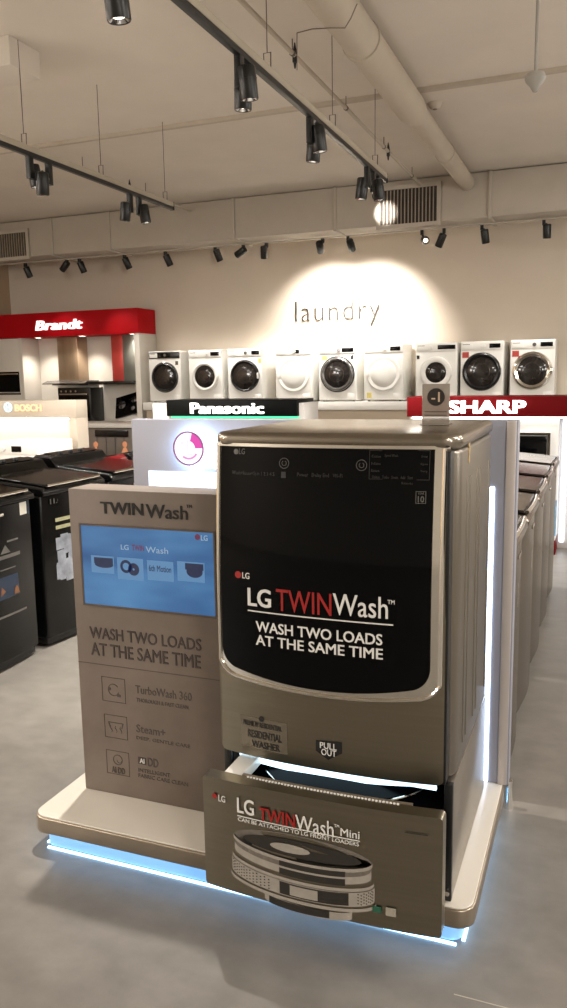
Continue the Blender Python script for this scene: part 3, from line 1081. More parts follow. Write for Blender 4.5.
for (t0, t1, n) in ((1.04, 1.36, 14), (1.78, 1.96, 8)):
    for i in range(n):
        t = pi * (t0 + (t1 - t0) * (i + 0.5) / n)
        for k in range(4):
            x, z = TX + (RXD + 0.006) * cos(t), TZ - 0.070 - 0.009 * k + 0.046 * sin(t) - (0.004 if i % 2 else 0)
            ellipse(m, x, z, 0.0022 * (0.4 + abs(sin(t))), 0.0022, n=8)
m.warp(on_drawer).build('tub_shadows', M_TUBD, dw)
DD = 0.0020
m = MB()
arcband(m, TX, TZ - 0.070, RXD, 0.046, 0.030, pi * 1.45, pi * 1.58)
m.warp(on_drawer).build('tub_window', M_TUBL, dw)
m = MB()
ellipse(m, TX - 0.03, TZ - 0.004, 0.06, 0.013)
m.warp(on_drawer).build('tub_highlights', M_TUBL, dw)
DD = 0.0042
m = MB()
dwords(m, 'LG', (238, 811.3), (255, 799.5), bold=0.025)
dwords(m, 'Wash', (297, 827.6), (335, 819.6), bold=0.005)
dwords(m, 'TM', (335.5, 824.6), (340.5, 822.6), bold=0.01)
dwords(m, 'Mini', (341.8, 833.4), (360.7, 829.4), bold=0.012)
dwords(m, 'CAN BE ATTACHED TO LG FRONT LOADERS', (238.8, 819.6), (360, 840.3), bold=0.012)
dwords(m, 'LG', (218.5, 801), (225.5, 796), bold=0.02)
a, b = at(238, 813.9, 1, DFP), at(361, 839.7, 1, DFP)
z = (a.z + b.z) / 2
for i in range(12):
    x0, x1 = a.x + (b.x - a.x) * i / 12, a.x + (b.x - a.x) * (i + 1) / 12
    m.box(x0, x1, 1.9993, 2.0, z - 0.0014, z + 0.0014)
m.warp(on_drawer).build('white_lettering', M_PRINTW, dw, label='white lettering on the drawer')
m = MB()
dwords(m, 'TWIN', (260.5, 818.6), (296.5, 812.5), bold=0.018)
m.warp(on_drawer).build('red_lettering', M_PRINTR, dw, label='red lettering on the drawer')
m = MB()
a = at(214.5, 796, 1, DFP)
m.cyl((a.x, 1.9993, a.z), (a.x, 2.0, a.z), 0.0075, seg=16)
m.warp(on_drawer).build('red_dot', M_PRINTR, dw, label='red round mark on the drawer')
m = MB()
a, b = at(373.5, 903.5, 1, DFP), at(382, 911.5, 1, DFP)
m.box(a.x, b.x, 1.9993, 2.0, b.z, a.z)
m.warp(on_drawer).build('green_label', mat('label_green', (30, 84, 62), 0.5, noise=(20, 0.1)), dw, label='small green label')
m = MB()
a, b = at(386.5, 905.5, 1, DFP), at(396.5, 916, 1, DFP)
m.box(a.x, b.x, 1.9993, 2.0, b.z, a.z)
m.warp(on_drawer).build('grey_label', mat('label_grey', (150, 144, 130), 0.5, noise=(20, 0.1)), dw, label='small grey label')
DD = 0.0032
m = MB()
dwords(m, '10', (388.5, 914), (394.5, 909), bold=0.02)
dwords(m, '15', (375, 909.5), (380.5, 906), bold=0.02)
m.warp(on_drawer).build('label_print', M_PRINTG, dw)
m = MB()
a, b = at(405, 830, 1, DFP), at(428, 838, 1, DFP)
frame_rect(m, a.x, b.x, b.z + 0.004, a.z - 0.004, 2.0, 0.0014, 0.0006)
m.warp(on_drawer).build('handle_mark', M_PRINTDIM, dw)

# ------------------------------------------------------------------ the information stand with the screen
KX0, KX1, KY, KZ1 = -1.718, -1.128, 2.297, 1.252
ks = thing('information_stand', 'brown stone-look information stand with a blue screen, beside the steel washer', 'stand', ((KX0 + KX1) / 2, 2.36, 0.132))
M_STAND = mat('stand_laminate', (112, 100, 90), 0.6, noise=(3.2, 0.18))
MB().box(KX0, KX1, KY, 2.43, 0.132, KZ1, 0.003).build('body', M_STAND, ks)
a = at(72, 660.5, 1, KY)
M_KDARK = mat('stand_print', (64, 55, 51), 0.55, noise=(20, 0.1))
M_KMID = mat('stand_engraving', (80, 70, 63), 0.55, noise=(20, 0.1))
MB().box(KX0 + 0.001, KX1 - 0.001, KY - 0.0006, KY + 0.002, a.z - 0.0015, a.z + 0.0015).build('seam', M_KMID, ks)
m = MB()
words(m, 'TWIN', (101, 513.3), (143, 503.5), KY, th=0.003, bold=0.02)
words(m, 'Wash', (146.5, 517.6), (187.5, 506), KY, th=0.003, bold=0.008)
words(m, 'TM', (186.5, 507.8), (191.8, 504.8), KY, th=0.002, bold=0.02)
m.build('headline', mat('stand_black', (9, 8, 8), 0.4, noise=(20, 0.1)), ks, label='black headline lettering')
m = MB()
words(m, 'WASH TWO LOADS', (90, 637.5), (201, 639), KY, bold=0.012)
words(m, 'AT THE SAME TIME', (91.5, 654.5), (200.5, 655.5), KY, bold=0.012)
m.build('slogan', M_KDARK, ks, label='dark slogan lettering')
m = MB()
for ul, lr in (((101.3, 676), (126, 704)), ((104, 713.5), (128, 740.5)), ((106, 749), (130, 777))):
    p, q = at(*ul, 1, KY), at(*lr, 1, KY)
    frame_rect(m, p.x, q.x, q.z, p.z, KY, 0.0022)
m.build('icon_frames', M_KMID, ks, label='engraved square icon outlines')
m = MB()
p = at(114, 690, 1, KY)
ring_plate(m, p.x - 0.002, p.z, 0.020, 0.023, KY, 0.001, 32, 0.6, 5.9)
ring_plate(m, p.x - 0.018, p.z + 0.002, 0.0, 0.006, KY, 0.001, 12)
m.box(p.x + 0.012, p.x + 0.026, KY - 0.001, KY, p.z - 0.024, p.z - 0.014)
p = at(116, 727, 1, KY)
for dx in (-0.02, 0.0, 0.02):
    m.tube([(p.x + dx + 0.004 * sin(t * 1.2), KY - 0.0005, p.z - 0.022 + 0.005 * t) for t in range(6)], 0.0013, 6)
m.box(p.x - 0.032, p.x + 0.032, KY - 0.001, KY, p.z + 0.014, p.z + 0.017)
m.prism([(p.x - 0.032, p.z + 0.014), (p.x - 0.026, p.z - 0.004), (p.x - 0.022, p.z - 0.004), (p.x - 0.027, p.z + 0.014)], KY - 0.001, KY)
m.prism([(p.x + 0.032, p.z + 0.014), (p.x + 0.026, p.z - 0.004), (p.x + 0.022, p.z - 0.004), (p.x + 0.027, p.z + 0.014)], KY - 0.001, KY)
p = at(118, 762, 1, KY)
ring_plate(m, p.x, p.z + 0.008, 0.017, 0.020, KY, 0.001, 28)
ring_plate(m, p.x + 0.006, p.z + 0.006, 0.008, 0.010, KY, 0.001, 20, 3.0, 6.2)
words(m, 'AI DD', (112, 772), (125, 768.5), KY, bold=0.03)
m.build('icons', M_KMID, ks, label='engraved square icons')
for rows_ in ((('TurboWash 360', (135.5, 692), (191.5, 690)), ('THOROUGH & FAST CLEAN', (136.5, 700.5), (188, 698.5))),
              (('Steam+', (136.5, 731), (165, 726)), ('DEEP, GENTLE CARE', (136.5, 738.5), (190, 741.5))),
              (('INTELLIGENT', (138.5, 770.5), (170, 771.5)), ('FABRIC CARE CLEAN', (138.5, 776), (188, 782)))):
    m = MB()
    for s, ll, tr in rows_:
        p, q = at(*ll, 1, KY), at(*tr, 1, KY)
        h = 0.030 if (s[0] in 'TS' and s[1].islower()) else 0.0145
        lettering(m, s, p.x, p.z - 0.004, q.x, p.z - 0.004 + h, KY, th=0.001, bold=0.012, res=2)
    if rows_[0][0] == 'INTELLIGENT':
        p, q = at(148, 766, 1, KY), at(158, 756, 1, KY)
        lettering(m, 'DD', p.x, p.z, q.x, p.z + 0.032, KY, th=0.001, bold=0.03)
    m.build('feature_lettering', M_KMID, ks)
m = MB()
p = at(138.5, 763.5, 1, KY)
m.box(p.x, p.x + 0.032, KY - 0.001, KY, p.z, p.z + 0.026, 0.0)
m.build('feature_badge', M_KDARK, ks)
m = MB()
lettering(m, 'AI', p.x + 0.006, p.z + 0.004, p.x + 0.026, p.z + 0.022, KY - 0.001, th=0.0006, bold=0.04)
m.build('badge_letters', M_PRINTW, ks)
# screen
SX0, SX1, SZ0, SZ1 = -1.674, -1.158, 0.843, 1.126
m = MB()
frame_rect(m, SX0 - 0.006, SX1 + 0.006, SZ0 - 0.006, SZ1 + 0.006, KY, 0.007, 0.004)
sc = m.build('screen_bezel', mat('bezel_brown', (88, 76, 66), 0.4, noise=(10, 0.1)), ks)


def screen_material():
    mt = glow('screen_blue', (58, 112, 176), 0.62)
    nt = mt.node_tree
    b = nt.nodes['Principled BSDF']
    b.inputs['Roughness'].default_value = 0.15
    tc = nt.nodes.new('ShaderNodeTexCoord')
    mp = nt.nodes.new('ShaderNodeMapping')
    mp.inputs['Scale'].default_value = (1.5, 1, 5.0)
    mp.inputs['Rotation'].default_value = (0, 0.15, 0)
    n = nt.nodes.new('ShaderNodeTexNoise')
    n.inputs['Scale'].default_value = 1.6
    n.inputs['Detail'].default_value = 2
    r = nt.nodes.new('ShaderNodeValToRGB')
    r.color_ramp.elements[0].position = 0.3
    r.color_ramp.elements[1].position = 0.72
    r.color_ramp.elements[0].color = (*lin((44, 92, 150)), 1)
    r.color_ramp.elements[1].color = (*lin((92, 152, 206)), 1)
    nt.links.new(tc.outputs['Object'], mp.inputs[0])
    nt.links.new(mp.outputs[0], n.inputs['Vector'])
    nt.links.new(n.outputs['Fac'], r.inputs[0])
    nt.links.new(r.outputs[0], b.inputs['Emission Color'])
    return mt


MB().box(SX0, SX1, KY - 0.0015, KY + 0.002, SZ0, SZ1).build('screen', screen_material(), ks, label='lit blue screen')
SY = KY - 0.0016
m = MB()
words(m, 'LG', (121, 549.5), (128.5, 545), SY, th=0.0006, bold=0.01)
words(m, 'Wash', (146, 552.5), (168, 548), SY, th=0.0006, bold=0.0)
words(m, 'LG', (201, 540.5), (207.5, 535.5), SY, th=0.0006, bold=0.02)
m.build('screen_words', glow('screen_white', (176, 200, 226), 0.55), ks)
m = MB()
words(m, 'TWIN', (132, 550.5), (144, 545.5), SY, th=0.0006, bold=0.02)
m.build('screen_red', glow('screen_red', (128, 52, 92), 0.5), ks)
m = MB()
p = at(197.5, 537, 1, SY)
m.cyl((p.x, SY - 0.0006, p.z), (p.x, SY, p.z), 0.010, seg=18)
m.build('screen_red', glow('screen_red', (128, 52, 92), 0.5), ks)
m = MB()
for ul, lr in (((91, 555), (114.5, 574)), ((117, 557), (144, 581)), ((147, 560), (174, 582)), ((177, 561), (205, 583))):
    rect(m, ul, lr, SY, 0.0006)
m.build('screen_tiles', glow('screen_tile', (104, 156, 204), 0.6), ks)
SY -= 0.0007
m = MB()
rect(m, (94, 557), (113, 564.5), SY, 0.0004)
p = at(104, 564.5, 1, SY)
ellipse(m, p.x, p.z, 0.038, 0.012, SY)
p = at(126, 566.5, 1, SY)
ring_plate(m, p.x, p.z, 0.013, 0.023, SY, 0.0004)
ring_plate(m, p.x + 0.03, p.z - 0.008, 0.004, 0.022, SY, 0.0004)
words(m, '6th Motion', (149, 571), (171, 566.5), SY, th=0.0004, bold=0.01)
rect(m, (185, 563), (203.5, 571), SY, 0.0004)
p = at(194.5, 572, 1, SY)
ellipse(m, p.x, p.z, 0.030, 0.020, SY)
m.build('screen_pictures', glow('screen_dark', (26, 44, 88), 0.5), ks)

# ------------------------------------------------------------------ clear stand with the round sign on top of the washer
p, q = at(422.5, 384, 1, 2.50), at(449.5, 422, 1, 2.50)
sg = thing('price_stand', 'small clear acrylic stand with a dark round mark, on top of the steel washer', 'sign', ((p.x + q.x) / 2, 2.5, 1.469))
M_ACR = mat('acrylic', (150, 140, 128), 0.12, noise=(8, 0.03), alpha=0.72)
m = MB().box(p.x, q.x, 2.497, 2.501, 1.469, p.z, 0.001)
m.box(p.x, q.x, 2.46, 2.56, 1.469, 1.472, 0.001)
m.build('holder', M_ACR, sg)
c = at(436, 397, 1, 2.496)
MB().cyl((c.x, 2.4955, c.z), (c.x, 2.497, c.z), 0.027, seg=36).build('round_mark', mat('mark_brown', (30, 22, 18), 0.5, noise=(20, 0.1)), sg)
m = MB()
lettering(m, '-1', c.x - 0.014, c.z - 0.015, c.x + 0.012, c.z + 0.015, 2.4955, th=0.0006, bold=0.02)
m.build('mark_print', mat('mark_tan', (196, 168, 142), 0.5, noise=(20, 0.1)), sg)
m = MB()
for z in (-0.045, -0.056):
    m.box(p.x + 0.008, q.x - 0.008, 2.4962, 2.497, c.z + z - 0.0015, c.z + z + 0.0015)
m.build('card_lines', M_KMID, sg)


# ================================================================== DARK TOP LOADERS
M_BODYBLK = mat('machine_black', (10, 10, 10), 0.22, noise=(8, 0.12), spec=0.3)
M_LIDBLK = mat('machine_lid', (20, 17, 15), 0.10, noise=(6, 0.12))
M_BODYSTEEL = mat('machine_steel', (112, 103, 94), 0.22, metal=0.95, noise=(5, 0.28), stretch=(1, 1, 0.25), rvar=0.12)
M_LIDSTEEL = mat('machine_lid_steel', (58, 50, 44), 0.14, metal=0.5, noise=(9, 0.1))
M_RED = mat('machine_red', (84, 10, 14), 0.18, noise=(8, 0.1))
M_BROWN = mat('machine_brown', (66, 48, 38), 0.2, noise=(8, 0.1))


def bow(y, d=0.03):
    return d * (1 - (y / 0.32) ** 2)


def top_loader():
    """faces +x; front at x = 0, stands on the floor at the origin"""
    t = thing('top_loader', 'top loading washing machine', 'washing machine')
    n = 12
    arc = [(-0.03 + bow(-0.31 + 0.62 * i / n), -0.31 + 0.62 * i / n) for i in range(n + 1)]
    out = [(-0.66, -0.29), (-0.64, -0.315), (-0.05, -0.32)] + arc + [(-0.05, 0.32), (-0.64, 0.315), (-0.66, 0.29)]
    MB().prism(out, 0.06, 0.90, 'xy').build('body', M_BODYBLK, t, bevel=0.006)
    sh = [(-0.645 + 0.0, -0.285), (-0.05, -0.30)] + [(a - 0.02, b * 0.96) for a, b in arc] + [(-0.05, 0.30), (-0.645, 0.285)]
    MB().prism(sh, 0.02, 0.06, 'xy').build('kick_plate', M_DARK, t)
    m = MB()
    for x in (-0.1, -0.58):
        for y in (-0.24, 0.24):
            m.cyl((x, y, 0), (x, y, 0.022), 0.022, seg=12)
    m.build('feet', M_DARK, t)
    m = MB()
    m.prism([(0.004, 0.90), (0.006, 0.925), (-0.02, 0.945), (-0.44, 0.985), (-0.49, 1.045), (-0.62, 1.06), (-0.66, 1.03), (-0.66, 0.90)], -0.318, 0.318, 'xz')
    m.build('top_frame', M_BODYBLK, t, bevel=0.008)
    m = MB()
    L = [(-0.012, 0.948), (-0.43, 0.990), (-0.43, 0.998), (-0.02, 0.962)]
    m.prism(L, -0.27, 0.27, 'xz')
    m.build('lid', M_LIDBLK, t, bevel=0.004)
    m = MB()
    m.tube([(-0.010 + bow(-0.27 + 0.54 * i / 16, 0.012), -0.27 + 0.54 * i / 16, 0.956) for i in range(17)], 0.008, 8)
    m.build('lid_handle', M_CHROME, t)
    m = MB().prism([(-0.50, 1.0485), (-0.61, 1.0605), (-0.61, 1.0645), (-0.50, 1.0525)], -0.24, 0.24, 'xz')
    m.build('console', M_GLASS, t)
    m = MB()
    for y in (-0.12, 0.0, 0.12):
        m.cyl((-0.555, y, 1.056), (-0.555, y, 1.068), 0.02, 0.017, 18)
    m.build('knobs', M_DARK, t)
    m = MB().box(0.0, 0.004, -0.05, 0.05, 0.845, 0.86, 0.001)
    m.warp(lambda v: Vector((v.x - 0.002 + bow(v.y) - 0.028 + 0.0, v.y, v.z)))
    m.build('badge', M_CHROME, t)
    return t


tl = top_loader()


def finish(t, body, lid):
    for c in t.children:
        k = c.name.split('.')[0]
        if k in ('body', 'top_frame'):
            set_mat(c, body)
        elif k == 'lid':
            set_mat(c, lid)


def place_tl(x, y, rz, lab, group, body=None, lid=None, first=False):
    t = tl if first else copy_tree(tl)
    t.location = (x, y, 0)
    t.rotation_euler = (0, 0, rz)
    t['label'] = lab
    t['group'] = group
    if body:
        finish(t, body, lid)
    return t


for_scale = 1.05
GL, GB, GR = 'black machines facing the left aisle', 'machines standing back to back with the black ones', 'steel machines behind the lit panel'
LX = -3.065
left_y = [3.455, 4.175, 4.895]
lm = [place_tl(LX, left_y[0], 0, 'black top loading washer with a small white square sticker and a poster of lines', GL, first=True),
      place_tl(LX, left_y[1], 0, 'black top loading washer with a grey splash picture, partly behind the brown stand', GL),
      place_tl(LX, left_y[2], 0, 'black top loading washer mostly hidden between the brown stand and white panel', GL)]
for t_ in lm:
    t_.scale = (1, 1, for_scale)
for (y, lab, b, l) in ((3.55, 'dark machine with brownish top behind the black washer with the square sticker', M_BROWN, M_LIDBLK),
                       (4.25, 'brown-topped machine behind the gap between the two black washers', M_BROWN, M_LIDBLK),
                       (4.95, 'brown-topped machine in front of the red one', M_BROWN, M_LIDBLK),
                       (5.65, 'dark red machine behind the black washers, near the white panel', M_RED, M_RED),
                       (6.35, 'dark-lidded machine standing just beyond the red one', M_BODYBLK, M_LIDBLK)):
    place_tl(-4.48, y, pi, lab, GB, b, l).scale = (1, 1, 0.93)
for k in range(5):
    place_tl(-0.285, 3.30 + 0.68 * k, 0, ('first steel top loader behind the white lit panel', 'second steel top loader behind the white lit panel',
             'third steel top loader in the row behind the lit panel', 'fourth steel top loader in the row behind the lit panel',
             'last steel top loader of the row, in front of the white island')[k], GR, M_BODYSTEEL, M_LIDSTEEL)


def sticker_box(mb, y0, y1, z0, z1, yc, d=0.0012):
    """patch on the bowed front of a machine whose middle is at yc"""
    n = 6
    for i in range(n):
        a, b = y0 + (y1 - y0) * i / n, y0 + (y1 - y0) * (i + 1) / n
        xa, xb = LX - 0.03 + bow(a - yc), LX - 0.03 + bow(b - yc)
        bm = mb.bm
        v = [bm.verts.new(p) for p in ((xa + d, a, z0), (xb + d, b, z0), (xb + d, b, z1), (xa + d, a, z1))]
        bm.faces.new(v)
    return mb


M_STW = mat('sticker_white', (206, 203, 190), 0.5, noise=(20, 0.04))
M_STG = mat('sticker_grey', (88, 85, 80), 0.5, noise=(14, 0.25))
M_STB = mat('sticker_blue', (26, 42, 62), 0.5, noise=(14, 0.2))
M_STO = mat('sticker_orange', (122, 80, 50), 0.5, noise=(14, 0.2))
yc = left_y[0]
sticker_box(MB(), 3.655, 3.725, 0.825, 0.893, yc).build('square_sticker', M_STW, lm[0], label='small white square sticker')
m = MB()
sticker_box(m, 3.735, 3.752, 0.82, 0.897, yc)
m.build('blue_sticker', M_STB, lm[0])
for y0, y1, z0, z1 in ((3.52, 3.62, 0.70, 0.710), (3.30, 3.63, 0.615, 0.635), (3.45, 3.58, 0.555, 0.562), (3.40, 3.66, 0.30, 0.312)):
    sticker_box(MB(), y0, y1, z0, z1, yc).build('poster_line', M_STG, lm[0])
m = MB()
m.prism([(3.46, 0.645), (3.50, 0.69), (3.54, 0.645)], LX + 0.0008, LX + 0.0022, 'yz')
m.build('poster_arrow', M_STG, lm[0])
m = MB()
sticker_box(m, 3.30, 3.60, 0.40, 0.52, yc, 0.0008)
m.build('poster_picture', M_STB, lm[0])
m = MB()
m.prism([(3.55, 0.41), (3.558, 0.44), (3.572, 0.455), (3.586, 0.44), (3.594, 0.41)], LX - 0.001, LX + 0.003, 'yz')
m.prism([(3.44, 0.42), (3.45, 0.47), (3.48, 0.44)], LX + 0.0008, LX + 0.003, 'yz')
m.build('poster_figures', M_STO, lm[0])
m = MB()
lettering(m, '11kg', 3.32, 0.565, 3.44, 0.60, LX - 0.001, th=0.002, face='+x', bold=0.01)
m.build('poster_print', M_STW, lm[0])
yc = left_y[1]
m = MB()
sticker_box(m, 3.97, 4.20, 0.735, 0.757, yc)
sticker_box(m, 3.97, 4.22, 0.690, 0.712, yc)
m.build('banner_sticker', mat('sticker_cream', (150, 146, 112), 0.5, noise=(30, 0.2)), lm[1])
rr = random.Random(4)
m = MB()
for i in range(46):
    y = 3.98 + rr.random() * 0.20
    z = 0.40 + rr.random() * 0.22
    s = 0.012 + rr.random() * 0.028
    sticker_box(m, y - s, y + s, z - s * 1.3, z + s * 1.3, yc, 0.0010 + 0.00004 * i)
m.build('splash_picture', mat('splash_grey', (128, 132, 140), 0.5, noise=(12, 0.45)), lm[1], label='grey water splash picture')
m = MB()
lettering(m, '11.0', 3.93, 0.845, 4.03, 0.875, LX - 0.012, th=0.003, face='+x', bold=0.01)
m.build('badge_lettering', M_STG, lm[1])

# ================================================================== THE LEDGE OF WHITE FRONT LOADERS
LEDGE_Z = 1.252
lg = thing('display_ledge', 'long white ledge along the back wall carrying the row of white machines', 'ledge', (-3.5, 11.9, 0))
MB().box(-7.05, 3.0, 11.55, 12.19, LEDGE_Z - 0.125, LEDGE_Z, 0.006).build('top_slab', M_WHITE, lg)
MB().box(-7.03, 3.0, 11.62, 12.19, 0, LEDGE_Z - 0.125).build('body', mat('ledge_beige', (196, 180, 158), 0.6, noise=(3, 0.03)), lg)

M_ENAMEL = mat('enamel_cool', (226, 224, 218), 0.28, noise=(6, 0.015))
M_RINGBLK = mat('ring_black', (20, 20, 21), 0.25, noise=(10, 0.1))
M_RINGGREY = mat('ring_grey', (120, 118, 116), 0.25, metal=0.7, noise=(10, 0.05))
M_DRUM = mat('drum_dark', (46, 40, 36), 0.2, noise=(18, 0.5))
FLW, FLH, FLD = 0.59, 0.825, 0.56


def front_loader(name, lab, style, group, x, yfront, z, cat='washing machine'):
    """white front loader facing -y; style: ring, glass, R, r, display, handle, sticker"""
    w, h, d = FLW, FLH, FLD
    t = thing(name, lab, cat, (x, yfront + d / 2, z), group)
    x0, x1, y0, y1 = x - w / 2, x + w / 2, yfront, yfront + d
    MB().box(x0, x1, y0, y1, z + 0.015, z + h, 0.014, 3).build('body', M_ENAMEL, t)
    m = MB()
    for fx in (x0 + 0.06, x1 - 0.06):
        for fyy in (y0 + 0.06, y1 - 0.06):
            m.cyl((fx, fyy, z), (fx, fyy, z + 0.018), 0.02, seg=10)
    m.build('feet', M_DARK, t)
    cpz0, cpz1 = z + h - 0.118, z + h - 0.016
    MB().box(x0 + 0.012, x1 - 0.012, y0 - 0.010, y0 + 0.004, cpz0, cpz1, 0.005).build('control_panel', style.get('panel', M_ENAMEL), t)
    dx0, dx1 = style['display']
    MB().box(x + dx0, x + dx1, y0 - 0.013, y0 - 0.008, cpz0 + 0.022, cpz1 - 0.022, 0.003).build('display', M_GLASS, t)
    MB().lathe([(0.026, 0), (0.026, 0.008), (0.022, 0.018), (0, 0.018)], (x + style.get('dial', 0.02), y0 - 0.010, (cpz0 + cpz1) / 2), 'y', 24).build('dial', style.get('dialm', M_RINGGREY), t)
    m = MB().box(x0 + 0.025, x0 + 0.17, y0 - 0.0125, y0 - 0.008, cpz0 + 0.014, cpz1 - 0.014, 0.003)
    m.build('detergent_drawer', M_ENAMEL, t)
    MB().box(x0 + 0.03, x0 + 0.13, y0 - 0.0135, y0 - 0.012, cpz1 - 0.03, cpz1 - 0.022).build('badge', M_PRINTG, t)
    MB().box(x1 - 0.15, x1 - 0.03, y0 - 0.004, y0 + 0.002, z + 0.035, z + 0.12, 0.003).build('filter_flap', M_ENAMEL, t)
    MB().box(x0 + 0.006, x1 - 0.006, y0 - 0.002, y0 + 0.004, z + 0.022, z + 0.026).build('kick_line', M_PRINTG, t)
    c = (x + style.get('cx', 0.0), y0, z + 0.405)
    R, r = style['R'], style['r']
    if style.get('solid'):
        MB().lathe([(R, 0), (R, 0.014), (R - 0.012, 0.022), (R - 0.02, 0.022), (r, 0.016), (r - 0.012, 0.026), (r * 0.5, 0.040), (0, 0.044)], c, 'y', 48).build('door', M_ENAMEL, t)
        MB().box(c[0] - R - 0.004, c[0] - R + 0.05, y0 - 0.032, y0 - 0.014, c[2] - 0.04, c[2] + 0.04, 0.006).build('door_handle', M_ENAMEL, t)
    else:
        ro = style.get('rim')
        dr = MB().lathe([(R, 0), (R, 0.018), (R - 0.012, 0.036), ((R + r) / 2, 0.045), (r + 0.004, 0.034), (r, 0.02)], c, 'y', 48).build('door_ring', style['ring'], t)
        if ro:
            MB().lathe([(R + 0.012, 0), (R + 0.012, 0.010), (R - 0.002, 0.018), (R - 0.002, 0)], c, 'y', 48).build('outer_rim', ro, t)
        g = MB().lathe([(r + 0.002, 0.018), (r, 0.026), (r * 0.75, 0.040), (r * 0.4, 0.050), (0, 0.053)], c, 'y', 40).build('door_glass', style.get('glass', mat('washer_glass', (34, 30, 28), 0.1, noise=(5, 0.3))), t)
        MB().lathe([(r * 0.62, 0.0445), (r * 0.58, 0.0475), (r * 0.54, 0.0475)], c, 'y', 36).build('drum_mark', M_DRUM, g)
        hs = style.get('handle', 1)
        MB().box(c[0] + hs * (R - 0.012) - 0.014, c[0] + hs * (R - 0.012) + 0.014, y0 - 0.05, y0 - 0.02, c[2] - 0.045, c[2] + 0.045, 0.008).build('door_handle', style.get('handlem', style['ring']), t)
    for (sx, sz, sw, sh, mm) in style.get('stickers', ()):
        MB().box(x + sx, x + sx + sw, y0 - 0.0035, y0 + 0.001, z + sz, z + sz + sh).build('sticker', mm, t)
    return t


M_STY = mat('sticker_yellow', (206, 190, 110), 0.5, noise=(30, 0.2))
M_STR = mat('sticker_red', (170, 60, 50), 0.5, noise=(30, 0.2))
GW = 'white machines on the back ledge'
LY = 11.60
M_PANBLK = M_RINGBLK
rows = (
    (165, 'washing_machine', 'white front loader with a black control strip, beside the end of the red header',
     dict(R=0.235, r=0.185, ring=M_RINGBLK, rim=M_RINGGREY, panel=M_RINGBLK, display=(-0.06, 0.12), cx=0.0, stickers=((0.20, 0.60, 0.05, 0.06, M_RINGGREY),))),
    (205.5, 'washing_machine', 'white front loader with a wide white door ring above the black header',
     dict(R=0.235, r=0.175, ring=M_ENAMEL, display=(0.10, 0.25), cx=0.0, dialm=M_ENAMEL)),
    (245, 'washing_machine', 'white front loader with a black door ring, yellow sticker and white handle',
     dict(R=0.245, r=0.20, ring=M_RINGBLK, display=(0.12, 0.25), handle=1, handlem=M_ENAMEL, stickers=((0.23, 0.60, 0.045, 0.07, M_STY), (-0.25, 0.05, 0.0, 0.0, M_STY))[:1])),
    (293.5, 'tumble_dryer', 'all white tumble dryer with closed white door, below the first letters of the wall word',
     dict(R=0.255, r=0.20, solid=1, display=(0.02, 0.10), dialm=M_ENAMEL)),
    (337.5, 'washing_machine', 'white front loader with black display, standing between white dryers',
     dict(R=0.255, r=0.195, ring=M_RINGGREY, rim=M_RINGBLK, display=(0.07, 0.25), stickers=((-0.24, 0.62, 0.08, 0.06, M_STY), (0.21, 0.62, 0.035, 0.06, M_RINGBLK)))),
    (383.5, 'tumble_dryer', 'all white tumble dryer with a small yellow label low on its front',
     dict(R=0.255, r=0.195, solid=1, display=(0.10, 0.25), dialm=M_ENAMEL, stickers=((-0.25, 0.05, 0.07, 0.08, M_STY),))),
    (436, 'washing_machine', 'white washer with a thick white door ring, behind the clear stand',
     dict(R=0.225, r=0.145, ring=M_ENAMEL, display=(0.02, 0.27), dial=-0.08, dialm=M_ENAMEL, stickers=((-0.28, 0.60, 0.04, 0.05, M_RINGBLK),))),
    (481.5, 'washing_machine', 'white front loader with the largest all black door, above the lit white letters',
     dict(R=0.265, r=0.20, ring=M_RINGBLK, display=(0.10, 0.25), dialm=M_ENAMEL, stickers=((-0.27, 0.60, 0.09, 0.08, M_STR),))),
    (532, 'washing_machine', 'white front loader with a broad chrome door ring and red sticker',
     dict(R=0.265, r=0.19, ring=M_CHROME, display=(0.10, 0.26), dialm=M_RINGGREY, stickers=((-0.27, 0.60, 0.09, 0.08, M_STR),))),
)
for (px, nm, lab, st) in rows:
    p = at(px, 376, 1, LY)
    front_loader(nm, lab, st, GW, p.x, LY, LEDGE_Z, 'tumble dryer' if nm == 'tumble_dryer' else 'washing machine')

# ================================================================== LIT HEADERS ON THE ISLANDS BEHIND
M_SIGNW = glow('sign_white', (255, 252, 246), 3.2)
M_HEADRED = mat('header_maroon', (98, 9, 14), 0.5, spec=0.08, noise=(4, 0.05))
M_HEADRED2 = mat('header_red', (172, 12, 22), 0.5, spec=0.1, noise=(4, 0.05))
M_PANEL2 = mat('island_panel', (206, 202, 198), 0.5, noise=(3, 0.02))

# island with the black header
HY = 7.45
a, b = at(166, 401, 1, HY), at(297, 416.5, 1, HY)
isl = thing('display_island', 'display island with a black header, white lit letters and a green glow below', 'display island', ((a.x + b.x) / 2, HY + 0.3, 0))
MB().box(a.x - 0.20, b.x + 0.05, HY + 0.06, HY + 0.5, 0, 1.37, 0.004).build('body', M_PANEL2, isl)
MB().box(a.x, b.x, HY, HY + 0.5, 1.240, 1.408, 0.004).build('header', mat('header_black', (6, 8, 8), 0.4, spec=0.1, noise=(6, 0.1)), isl)
m = MB()
words(m, 'Panasonic', (191, 413.7), (264, 402.5), HY, th=0.02, bold=0.03)
m.build('lit_letters', M_SIGNW, isl)
MB().box(a.x + 0.05, b.x, HY + 0.01, HY + 0.05, 1.226, 1.239).build('green_light', glow('green_led', (60, 230, 150), 2.2), isl, label='green light strip under the header')

